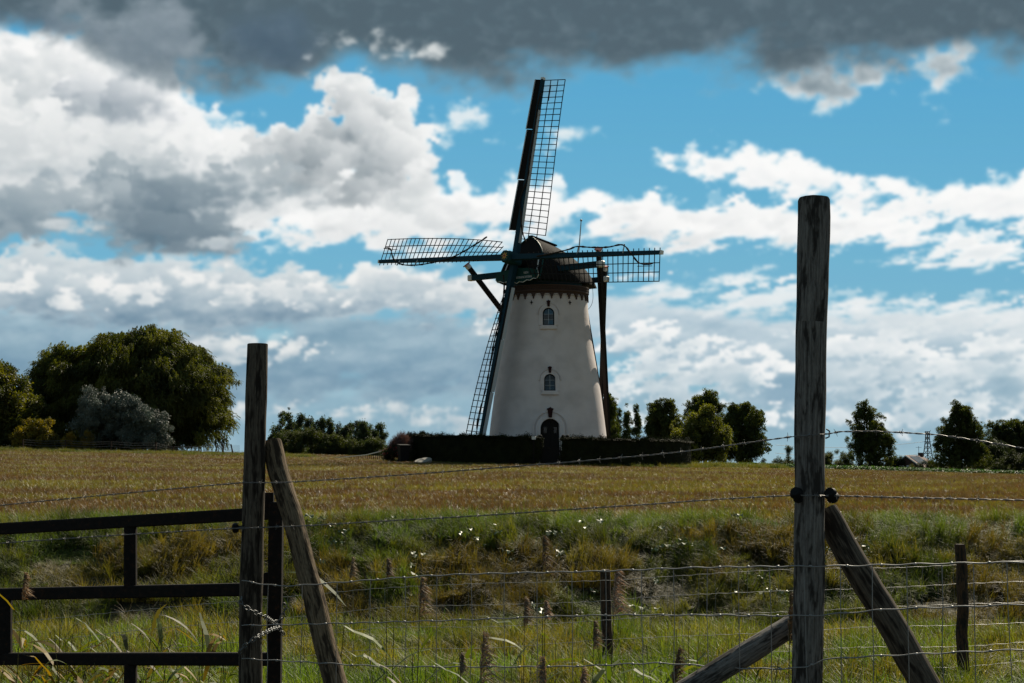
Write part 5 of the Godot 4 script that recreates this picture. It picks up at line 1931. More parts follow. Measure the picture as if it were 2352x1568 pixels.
func build_reeds() -> void:
	var green := Color(0.06, 0.10, 0.015)
	var gold := Color(0.18, 0.13, 0.012)
	var grey := Color(0.17, 0.14, 0.10)
	var brown := Color(0.11, 0.088, 0.058)
	# plumes that can be told apart
	reed("reed with a large pale feathery plume beside the thin dark stake", 1415, 1312, 6.6, 0.20, 0.10, 4, green, Color(0.24, 0.19, 0.15))
	reed("reed with a ragged brown plume before the netting, left of the pale one", 968, 1328, 6.9, 0.17, 0.06, 4, green, grey)
	reed("reed with a dark brown upright plume high on the bank behind the wire", 1248, 1235, 8.6, 0.20, 0.02, 1, green, brown)
	reed("reed with a long drooping brown plume low in the grass below the netting", 1112, 1456, 6.6, 0.22, 0.08, 3, green, grey)
	reed("reed with two crossing green blades rising under the netting", 905, 1420, 6.6, 0.0, 0.03, 6, Color(0.07, 0.13, 0.02), grey)
	reed("reed with a brown plume pressed against the left side of the tall post", 1815, 1366, 5.95, 0.19, 0.03, 2, green, brown)
	reed("reed with a short pale plume in the netting left of the upper dark one", 890, 1285, 7.4, 0.09, 0.02, 2, green, grey)
	reed("reed with a pale arching tip by the brown brace pole", 810, 1282, 7.5, 0.10, 0.18, 2, green, Color(0.22, 0.18, 0.12))
	reed("reed with a small round pale plume in mid netting", 1252, 1382, 7.0, 0.08, 0.02, 2, green, Color(0.24, 0.18, 0.13))
	reed("reed with a narrow brown plume right of the mid netting stays", 1206, 1375, 7.2, 0.14, 0.03, 2, green, grey)
	reed("reed with a buff plume beside the iron gate", 58, 1318, 8.1, 0.14, 0.10, 2, gold, Color(0.2, 0.14, 0.08))
	reed("reed with a pale plume among the low brown ones", 1340, 1535, 6.4, 0.14, 0.12, 3, green, Color(0.22, 0.17, 0.13))
	reed("reed with a broad brown plume at the picture's lower edge", 1250, 1512, 6.3, 0.16, -0.05, 3, green, grey)
	reed("reed with a small pale plume left of the low brown group", 1060, 1500, 6.5, 0.1, 0.05, 3, green, grey)
	reed("reed with a pale plume below the thin dark stake", 1365, 1428, 6.7, 0.12, 0.04, 2, green, grey)
	reed("reed with a bent dark plume near the grey brace log", 1560, 1490, 6.2, 0.14, 0.2, 3, green, brown)
	reed("reed with a single yellow blade under the netting", 978, 1530, 6.2, 0.0, 0.02, 3, gold, grey)
	reed("reed with dark blades at the foot of the tall post", 1790, 1500, 5.6, 0.0, 0.2, 4, Color(0.03, 0.035, 0.015), brown)
	# leafy reeds without plumes below the gate
	for i in 44:
		var px := rng.randf_range(10, 560)
		reed(["leafy green reed growing through the iron gate", "leafy reed with golden yellow blades at the iron gate", "leafy reed with dull straw-coloured blades at the iron gate", "leafy reed with yellow-green blades at the iron gate"][i % 4], px, rng.randf_range(1395, 1540), rng.randf_range(7.9, 9.2), 0.0, rng.randf_range(-0.2, 0.2), 5, [green, gold, Color(0.075, 0.07, 0.03), Color(0.08, 0.115, 0.016)][i % 4], grey)
	for i in 16:
		var px := rng.randf_range(640, 1800)
		reed(["thin green reed without a plume growing in the netting", "thin yellow-green reed without a plume growing in the netting", "thin straw-coloured reed without a plume growing in the netting"][i % 3], px, rng.randf_range(1430, 1550), rng.randf_range(6.4, 8.5), 0.0, rng.randf_range(-0.12, 0.12), 3, [green, Color(0.1, 0.13, 0.02), Color(0.07, 0.065, 0.028)][i % 3], grey)

# ---------------------------------------------------------------- broad-leaved weeds on the bank
func build_bank_plants() -> void:
	var sets := []
	for i in 34:
		sets.append([rng.randf_range(700, 2050), pow(rng.randf(), 0.8), 0])
	for q in [[730, 0.05], [760, 0.1], [735, 0.25], [790, 0.3], [1000, 0.12], [1105, 0.3], [1145, 0.25], [1165, 0.38], [1300, 0.42], [1350, 0.18], [1420, 0.3], [1560, 0.35], [1700, 0.08]]:
		sets.append([q[0], q[1], 1])
	var k := 0
	for s in sets:
		var d: float = lerpf(20.4, 17.6, s[1])
		var p := Vector3(across(s[0], d), 0, -d)
		p.y = ground_y(p.x, p.z) + 0.12
		var t := thing("coltsfoot_plant", "low weed with pale shiny round leaves on the grassy bank", "plant", p, rng.randf_range(0, TAU), "pale-leaved weeds dotted over the bank")
		for i in rng.randi_range(2, 5):
			var m := MB.new()
			var c := Vector3(rng.randf_range(-0.16, 0.16), rng.randf_range(0.0, 0.12), rng.randf_range(-0.16, 0.16))
			var r := rng.randf_range(0.028, 0.060)
			var tilt := Basis((rand_dir() * Vector3(1, 0.2, 1)).normalized(), rng.randf_range(-0.5, 0.5))
			m.tint = Color(0.06, 0.09, 0.035).lerp(Color(0.16, 0.19, 0.10), rng.randf())
			m.tint.a = 1.0
			var n := 11
			for j in n:
				var a0 := 0.35 + (TAU - 0.7) * j / n
				var a1 := 0.35 + (TAU - 0.7) * (j + 1) / n
				var w0 := r * (1.0 + 0.12 * sin(a0 * 5.0))
				var w1 := r * (1.0 + 0.12 * sin(a1 * 5.0))
				m.tri(c, c + tilt * Vector3(cos(a0) * w0, 0.02 * sin(a0 * 3.0), -sin(a0) * w0), c + tilt * Vector3(cos(a1) * w1, 0.02 * sin(a1 * 3.0), -sin(a1) * w1))
			obj("leaf", m, mat.shiny_leaf, t)
		k += 1

# ---------------------------------------------------------------- grass
# a square of turf: many tufts of bent blades, growing in small tussocks, with stray dry blades
func turf_mesh(sd: int, size: float, tufts: int, blades: int, tall: float, spread: float, half: float, droop: float, dry: float) -> ArrayMesh:
	var r := RandomNumberGenerator.new()
	r.seed = sd
	var n := noise_of(FastNoiseLite.TYPE_SIMPLEX_SMOOTH, 1.0, 2, sd)
	var m := MB.new()
	for q in tufts:
		var spot := Vector3(r.randf_range(-0.5, 0.5) * size, 0, r.randf_range(-0.5, 0.5) * size)
		var clump := clampf(1.0 + 1.1 * n.get_noise_2d(spot.x * 2.6 / size, spot.z * 2.6 / size), 0.4, 1.7)
		var tone := r.randf_range(0.6, 1.35)
		var hue := r.randf_range(-0.22, 0.22)
		var lean := Vector3(r.randf_range(-0.06, 0.06), 0, r.randf_range(-0.06, 0.06))
		for i in blades:
			var a := r.randf_range(0, TAU)
			var out := Vector3(cos(a), 0, sin(a))
			var foot := spot + out * r.randf_range(0, 0.03)
			var h := tall * clump * r.randf_range(0.5, 1.15)
			var reach := spread * clump * r.randf_range(0.2, 1.2)
			var bow := droop * r.randf_range(0.3, 1.2)
			var pts := PackedVector3Array()
			for k in 4:
				var t := k / 3.0
				pts.append(foot + (out * reach + lean) * t * t + Vector3(0, h * (t - bow * t * t * t * 0.5), 0))
			m.tint = Color(tone * (1.0 + hue), tone, tone * (1.0 - hue))
			if r.randf() < dry:
				m.tint = Color(3.0, 2.8, 4.0)
			m.leaf(pts, PackedFloat32Array([half, half * 0.9, half * 0.6, 0.0]), out.cross(Vector3.UP).rotated(Vector3.UP, r.randf_range(-0.6, 0.6)))
	return m.made()

# lay squares of turf over a stretch of ground, following its slope
func lay_turf(called: String, label: String, category: String, kinds: Array, material: Material, d0: float, d1: float, px0: float, px1: float, step: float, colour: Callable, tall: Callable, grow := 0.0) -> void:
	var where := []
	var tints := []
	for k in kinds:
		where.append([])
		tints.append(PackedColorArray())
	var d := d0
	while d < d1:
		var st := step * (1.0 + grow * (d - d0))
		var x := across(px0, d)
		var x1 := across(px1, d)
		while x < x1:
			var px := x + rng.randf_range(-0.4, 0.4) * st
			var pd := d + rng.randf_range(-0.4, 0.4) * st
			var h: float = tall.call(px, pd)
			if h > 0.0:
				var y := ground_y(px, -pd)
				var up := Vector3(ground_y(px - 0.15, -pd) - ground_y(px + 0.15, -pd), 0.3, ground_y(px, -pd - 0.15) - ground_y(px, -pd + 0.15)).normalized()
				var ax := Vector3.UP.cross(up)
				var tilt := Basis() if ax.length() < 1e-4 else Basis(ax.normalized(), Vector3.UP.angle_to(up))
				var k := rng.randi() % kinds.size()
				var w := 1.0 + grow * (d - d0)
				where[k].append(Transform3D((tilt * Basis(Vector3.UP, rng.randf_range(0, TAU))).scaled_local(Vector3(w, h, w)), Vector3(px, y - 0.015, -pd)))
				var c: Color = colour.call(px, pd)
				c.a = 1.0
				tints[k].append(c)
			x += st
		d += st
	# the variants are one object: parts of the same cover
	var root := thing(called, label, category, Vector3.ZERO)
	root.set_meta("kind", "stuff")
	for k in kinds.size():
		crowd("turf", kinds[k], material, where[k], tints[k], root).set_meta("kind", "stuff")

func build_grass() -> void:
	var old := []
	var fresh := []
	var straw := []
	for i in 4:
		old.append(turf_mesh(50 + i, 0.52, 120, 11, 0.17, 0.12, 0.0027, 0.9, 0.04))
		fresh.append(turf_mesh(60 + i, 0.60, 105, 9, 0.19, 0.11, 0.0036, 0.8, 0.06))
		straw.append(turf_mesh(70 + i, 1.15, 110, 7, 0.10, 0.03, 0.0040, 0.15, 0.06))
	# the bank: old tussocky grass, browner in the middle, fresher at foot and crest
	lay_turf("bank_grass", "tussocky brown and green grass covering the ditch bank", "grass", old, mat.grass, 15.6, 21.2, -420, 2780, 0.34,
		func(x: float, d: float) -> Color:
			var patch := lump2.get_noise_2d(x * 9.0, d * 9.0) + 0.7 * lump2.get_noise_2d(x * 34.0, d * 34.0)
			var brown := clampf(0.66 + 1.6 * patch - 0.85 * smoothstep(19.7, 20.5, d) - 0.5 * smoothstep(18.0, 16.6, d) - 0.22 * smoothstep(-2.5, -4.5, x), 0.0, 1.0)
			return Color(0.098, 0.138, 0.022).lerp(Color(0.165, 0.126, 0.030), brown) * rng.randf_range(0.6, 1.35),
		func(x: float, d: float) -> float: return clampf(0.95 + 2.0 * lump.get_noise_2d(x * 5.0, d * 5.0), 0.3, 1.8))
	lay_turf("near_grass", "bright green meadow grass between the two fences", "grass", fresh, mat.grass, 9.6, 16.6, -480, 2830, 0.36,
		func(x: float, d: float) -> Color:
			var patch := lump2.get_noise_2d(x * 12.0, d * 12.0) + 0.5 * lump2.get_noise_2d(x * 40.0, d * 40.0)
			return Color(0.125, 0.190, 0.028).lerp(Color(0.195, 0.170, 0.038), clampf(0.25 + 1.5 * patch + 0.5 * smoothstep(12.0, 14.2, d), 0.0, 1.0)) * rng.randf_range(0.65, 1.3),
		func(x: float, d: float) -> float: return clampf(0.9 + 1.5 * lump.get_noise_2d(x * 3.5, d * 3.5), 0.35, 1.7))
	lay_turf("field_stubble", "brown cut stubble with bands of green regrowth on the field", "stubble", straw, mat.dry_grass, 20.9, 122.0, -260, 2620, 0.85,
		func(x: float, d: float) -> Color: return field_colour(x, d) * rng.randf_range(0.8, 1.25),
		func(x: float, d: float) -> float: return (0.75 + 0.5 * rng.randf()) if Vector2(x - MILL.x, -d - MILL.z).length() > 8.4 else 0.0, 0.006)
	lay_turf("crest_grass", "fresh green grass along the crest of the bank", "grass", fresh, mat.grass, 20.0, 21.7, -400, 2760, 0.42,
		func(x: float, d: float) -> Color: return Color(0.075, 0.14, 0.026).lerp(Color(0.14, 0.20, 0.035), rng.randf()),
		func(x: float, d: float) -> float: return clampf(0.42 + 1.2 * lump2.get_noise_2d(x * 14.0, d * 5.0), 0.12, 0.8))
	# rank grass along the field's far edge and at the foot of the hedge
	lay_turf("edge_grass", "rank yellow-green grass along the field edge and hedge foot", "grass", fresh, mat.grass, 84.0, 119.0, -200, 1800, 0.62,
		func(x: float, d: float) -> Color: return Color(0.075, 0.105, 0.018).lerp(Color(0.19, 0.165, 0.035), rng.randf()),
		func(x: float, d: float) -> float:
			var r := Vector2(x - MILL.x, -d - MILL.z).length()
			if r > 8.5 and r < 9.6 and d < 96.0:
				return 0.8 + 0.9 * rng.randf() * smoothstep(-4.0, 8.0, x - MILL.x)
			if x > 10.0 and d > 99.0 and d < 116.0 and x < 20.0:
				return 1.6 * rng.randf() + 0.5
			if x < -13.0 and d > 99.5 and d < 106.0:
				return 0.6 + 0.9 * rng.randf()
			return 0.0)
# ---------------------------------------------------------------- sky
# The sky is computed in angles: U runs round the horizon, V down from the zenith, in units of 1/3600 rad (1176, 1068 is straight ahead on the horizon).
var sky_n1: FastNoiseLite
var sky_n2: FastNoiseLite
var sky_cell: FastNoiseLite

func noise_of(kind, freq, oct, sd, gain = 0.5) -> FastNoiseLite:
	var f := FastNoiseLite.new()
	f.noise_type = kind
	f.frequency = freq
	f.fractal_type = FastNoiseLite.FRACTAL_FBM if oct > 1 else FastNoiseLite.FRACTAL_NONE
	f.fractal_octaves = oct
	f.fractal_gain = gain
	f.seed = sd
	return f

func edge_at(tab: Array, x: float, k: int) -> float:
	if x <= tab[0][0]:
		return tab[0][k]
	for i in range(1, tab.size()):
		if x <= tab[i][0]:
			var t: float = (x - tab[i - 1][0]) / (tab[i][0] - tab[i - 1][0])
			t = t * t * (3.0 - 2.0 * t)
			return lerpf(tab[i - 1][k], tab[i][k], t)
	return tab[-1][k]

func rgb8(r, g, b) -> Color:
	return Color(r / 255.0, g / 255.0, b / 255.0)

func air_colour(v: float) -> Color:
	# clear air from the horizon (v 1068) up
	var t := clampf((1068.0 - v) / 1000.0, 0.0, 1.0)
	if t < 0.3:
		return rgb8(158, 188, 200).lerp(rgb8(126, 183, 208), t / 0.3)
	if t < 0.6:
		return rgb8(126, 183, 208).lerp(rgb8(108, 178, 211), (t - 0.3) / 0.3)
	return rgb8(108, 178, 211).lerp(rgb8(86, 165, 208), minf(1.0, (t - 0.6) / 0.4))

func build_sky() -> ImageTexture:
	sky_n1 = noise_of(FastNoiseLite.TYPE_SIMPLEX_SMOOTH, 1.0 / 330.0, 6, 11, 0.52)
	sky_n2 = noise_of(FastNoiseLite.TYPE_SIMPLEX_SMOOTH, 1.0 / 110.0, 5, 23, 0.55)
	sky_cell = noise_of(FastNoiseLite.TYPE_CELLULAR, 1.0 / 75.0, 3, 5, 0.55)
	sky_cell.cellular_return_type = FastNoiseLite.RETURN_DISTANCE
	sky_cell.cellular_distance_function = FastNoiseLite.DISTANCE_EUCLIDEAN
	# the whole round, coarse: broken cumulus of the same kind as in view
	var cw := 1024
	var ch := 512
	var coarse := Image.create(cw, ch, false, Image.FORMAT_RGB8)
	var dome := noise_of(FastNoiseLite.TYPE_SIMPLEX_SMOOTH, 2.1, 6, 91, 0.52)
	var dome2 := noise_of(FastNoiseLite.TYPE_SIMPLEX_SMOOTH, 1.2, 4, 37, 0.5)
	for j in ch:
		var el := PI / 2 - (j + 0.5) / ch * PI
		for i in cw:
			if el < -0.02:
				coarse.set_pixel(i, j, rgb8(104, 112, 104))
				continue
			var az := ((i + 0.5) / cw - 0.5) * TAU
			var d := Vector3(sin(az) * cos(el), sin(el), -cos(az) * cos(el))
			# clouds lie in a layer: look them up where the ray meets it, and stretch them less near the zenith
			var h := maxf(d.y, 0.0) + 0.22
			var q := Vector3(d.x / h, 0.35 * d.y, d.z / h)
			var a := dome.get_noise_3dv(q) + 0.35 * dome2.get_noise_3dv(q * 1.7 + Vector3(9, 0, 3))
			var b := dome.get_noise_3dv(q + Vector3(0.10, 0.12, -0.16))
			var cov := smoothstep(-0.22, 0.12, a + 0.16)
			var lit := clampf(0.30 - 1.3 * b, 0.0, 1.0)
			var c := air_colour(1068.0 - el * 3600.0)
			c = c.lerp(rgb8(82, 90, 94).lerp(rgb8(176, 177, 175), lit), cov)
			coarse.set_pixel(i, j, c)
	coarse.resize(4096, 2048, Image.INTERPOLATE_CUBIC)
	# the stretch in view, at full resolution
	var x0 := 2048 - 300
	var pw := 600
	var y0 := 1024 - 330
	var ph := 332
	var us := PackedFloat32Array()
	var vs := PackedFloat32Array()
	us.resize(pw * ph)
	vs.resize(pw * ph)
	var na := PackedFloat32Array()
	var nb := PackedFloat32Array()
	var nc := PackedFloat32Array()
	na.resize(pw * ph)
	nb.resize(pw * ph)
	nc.resize(pw * ph)
	for j in ph:
		var el := PI / 2 - (y0 + j + 0.5) / 2048.0 * PI
		for i in pw:
			var az := ((x0 + i + 0.5) / 4096.0 - 0.5) * TAU
			var d := Vector3(sin(az) * cos(el), sin(el), -cos(az) * cos(el))
			var fw := d.y * sin(PITCH) - d.z * cos(PITCH)
			var up := d.y * cos(PITCH) + d.z * sin(PITCH)
			var u := 1176.0 + 3600.0 * d.x / fw
			var v := 784.0 - 3600.0 * up / fw
			var k := j * pw + i
			us[k] = u
			vs[k] = v
			# clouds get smaller and flatter towards the horizon
			var far := 1.0 + 0.6 * smoothstep(420.0, 1000.0, v)
			var wx := sky_n2.get_noise_2d(u * 0.8 + 900.0, v * 1.2) * 26.0
			var wy := sky_n2.get_noise_2d(u * 0.8 - 700.0, v * 1.2 + 300.0) * 20.0
			na[k] = sky_n1.get_noise_2d(u * far, v * far * 1.5)
			nb[k] = sky_n2.get_noise_2d(u * far, v * far * 1.4)
			nc[k] = 0.42 - (sky_cell.get_noise_2d((u + wx) * far, (v + wy) * far * 1.15) + 1.0)
	# fine shreds
	var shred := noise_of(FastNoiseLite.TYPE_SIMPLEX_SMOOTH, 1.0 / 52.0, 4, 67, 0.6)
	var nf := PackedFloat32Array()
	nf.resize(pw * ph)
	for k in pw * ph:
		nf[k] = shred.get_noise_2d(us[k] * 0.8 + 30.0 * nb[k], vs[k] * 1.25 + 30.0 * na[k])
	var out := PackedColorArray()
	out.resize(pw * ph)
	for k in pw * ph:
		out[k] = air_colour(vs[k])
	# billows: the relief that catches the light from the upper right
	var relief := PackedFloat32Array()
	relief.resize(pw * ph)
	for j in range(3, ph):
		for i in range(0, pw - 3):
			var k := j * pw + i
			var k2 := k - 2 * pw + 1
			var k3 := k - 3 * pw + 3
			var fine := 70.0 * (nc[k] - nc[k2]) + 60.0 * (nb[k] - nb[k2])
			var wide := 70.0 * (nc[k] - nc[k3]) + 150.0 * (na[k] - na[k3])
			relief[k] = clampf(-fine / 40.0, -1.0, 1.0) * 0.2 + clampf(-wide / 44.0, -1.0, 1.0) * 0.42
	var rr := RandomNumberGenerator.new()
	rr.seed = 4242
	for layer in cloud_layers():
		var den := PackedFloat32Array()
		den.resize(pw * ph)
		var band: Array = layer.get("band", [])
		var puffs: Array = layer.get("puffs", [])
		var an: float = layer.an
		var ac: float = layer.ac
		var ab: float = layer.get("ab", 14.0)
		den.fill(-400.0)
		var body := den.duplicate()           # the same without its fine edges, for the shading
		# the part of the sky that this layer can reach
		var box := Rect2(1e6, 1e6, 0, 0)
		if band:
			box = Rect2(band[0][0], -4000, band[-1][0] - band[0][0], 8000)
		for p in puffs:
			var r := Rect2(p[0] - p[2] - 90.0, p[1] - p[3] - 90.0, 2.0 * p[2] + 180.0, 2.0 * p[3] + 180.0)
			box = r if box.position.x > 1e5 else box.merge(r)
		var tops := PackedFloat32Array()
		var bottoms := PackedFloat32Array()
		var mid := (ph / 2) * pw
		if band:
			for i in pw:
				tops.append(edge_at(band, us[mid + i], 1))
				bottoms.append(edge_at(band, us[mid + i], 2))
		var low := 1e6
		var high_edge := -1e6
		for i in tops.size():
			low = minf(low, tops[i])
			high_edge = maxf(high_edge, bottoms[i])
		if band:
			box.position.y = low - 90.0
			box.size.y = high_edge - low + 180.0
		var under: float = layer.get("under", 1.0)
		var j0 := ph
		var j1 := 0
		for j in ph:
			var vm := vs[j * pw + pw / 2]
			if vm < box.position.y or vm > box.end.y:
				continue
			j0 = mini(j0, j)
			j1 = maxi(j1, j + 1)
			for i in pw:
				var k := j * pw + i
				var u := us[k]
				if u < box.position.x or u > box.end.x:
					continue
				var v := vs[k]
				var d := -400.0
				if band:
					d = minf(v - tops[i], (bottoms[i] - v) * under)
				for p in puffs:
					var ex: float = (u - p[0]) / p[2]
					var ey: float = (v - p[1]) / p[3]
					if absf(ex) > 3.0 or absf(ey) > 3.0:
						continue
					var e: float = minf(p[2], p[3]) * (1.0 - sqrt(ex * ex + ey * ey))
					# smooth union
					var hh := maxf(14.0 - absf(d - e), 0.0) / 14.0
					d = maxf(d, e) + hh * hh * 3.5
				if d > -120.0:
					body[k] = d + 0.8 * an * na[k] + 0.40 * ac * nc[k] + 0.2 * ab * nb[k]
					d += an * na[k] + ac * nc[k] + ab * nb[k] + 15.0 * nf[k]
				den[k] = d
		var soft: float = layer.soft
		var lit: Color = layer.lit
		var shade: Color = layer.shade
		var rows: int = layer.rows
		var cols: int = layer.get("cols", 1)
		var thick: float = layer.thick
		var rim: float = layer.rim
		var rimw: float = layer.get("rimw", 0.6)
		var op: float = layer.get("op", 1.0)
		var base: Color = layer.get("base", shade)
		var rel: float = layer.get("rel", 0.28)
		var light := PackedFloat32Array()
		var cover := PackedFloat32Array()
		var grey := PackedFloat32Array()
		light.resize(pw * ph)
		cover.resize(pw * ph)
		grey.resize(pw * ph)
		for j in range(j0, j1):
			for i in pw:
				var k := j * pw + i
				var d := den[k]
				if d <= -40.0:
					continue
				var up := maxf(0.0, body[maxi(j - rows, 0) * pw + mini(i + cols, pw - 1)])
				var up2 := maxf(0.0, body[maxi(j - rows / 3, 0) * pw + i])
				var l := 0.62 * exp(-up / thick) + 0.38 * exp(-2.0 * up2 / thick)
				light[k] = clampf(1.12 * l + rimw * exp(-maxf(d, 0.0) / rim) + 0.14 * nb[k] + 0.16 * nf[k] + 1.25 * rel * relief[k], 0.0, 1.0)
				cover[k] = smoothstep(0.0, soft, d)
				grey[k] = smoothstep(0.8 * thick, 3.0 * thick, up)
		# billows heaped on the body, upper ones first, each bright on the side towards the sun
		var heap: Array = layer.get("heap", [])
		if heap:
			var lumps := []
			var tries := 0
			while lumps.size() < heap[0] and tries < heap[0] * 40:
				tries += 1
				var ci := rr.randi_range(2, pw - 3)
				var cj := rr.randi_range(maxi(j0, 2), maxi(j1 - 2, 3))
				var dc := den[cj * pw + ci]
				var r := rr.randf_range(heap[1], heap[2]) / 5.5
				if dc > 0.25 * r * 5.5 and dc < 5.0 * heap[2]:
					lumps.append(Vector3(cj, ci, r))
			lumps.sort()
			for q: Vector3 in lumps:
				var r: float = q.z
				var kc := int(q.x) * pw + int(q.y)
				var lc := light[kc]
				var gc := grey[kc]
				for j in range(maxi(0, int(q.x - 1.4 * r)), mini(ph, int(q.x + 1.4 * r) + 2)):
					for i in range(maxi(0, int(q.y - 1.4 * r)), mini(pw, int(q.y + 1.4 * r) + 2)):
						var k := j * pw + i
						var dx := (i - q.y) / r
						var dy := (j - q.x) / r
						var e := sqrt(dx * dx + dy * dy) - 0.9 * nc[k] - 1.1 * nb[k] - 0.5 * na[k] - 0.5 * nf[k]
						# crisp above, dissolving below
						var al := smoothstep(1.0, 0.66, e) * smoothstep(0.9, -0.5, dy)
						if al <= 0.0:
							continue
						var lp := clampf(lc + heap[3] * (0.62 * (-dy * 0.85 + dx * 0.35) - 0.02), 0.0, 1.0)
						light[k] = lerpf(light[k], lp, al * 0.6)
						grey[k] = lerpf(grey[k], gc, al * 0.6)
						cover[k] = maxf(cover[k], al * al * cover[kc])
		for j in range(maxi(0, j0 - 8), mini(ph, j1 + 8)):
			for i in pw:
				var k := j * pw + i
				if cover[k] > 0.0:
					out[k] = out[k].lerp(shade.lerp(base, grey[k]).lerp(lit, light[k]), cover[k] * op)
	var patch := Image.create(pw, ph, false, Image.FORMAT_RGBA8)
	for j in ph:
		for i in pw:
			var side := minf(i, pw - 1 - i) / 70.0
			var high := j / 90.0
			var c := out[j * pw + i]
			c.a = smoothstep(0.0, 1.0, minf(side, high))
			patch.set_pixel(i, j, c)
	coarse.convert(Image.FORMAT_RGBA8)
	coarse.blend_rect(patch, Rect2i(0, 0, pw, ph), Vector2i(x0, y0))
	# a panorama begins straight ahead: swap its halves
	var turned := Image.create(4096, 2048, false, Image.FORMAT_RGBA8)
	turned.blit_rect(coarse, Rect2i(0, 0, 2048, 2048), Vector2i(2048, 0))
	turned.blit_rect(coarse, Rect2i(2048, 0, 2048, 2048), Vector2i(0, 0))
	turned.convert(Image.FORMAT_RGB8)
	return ImageTexture.create_from_image(turned)

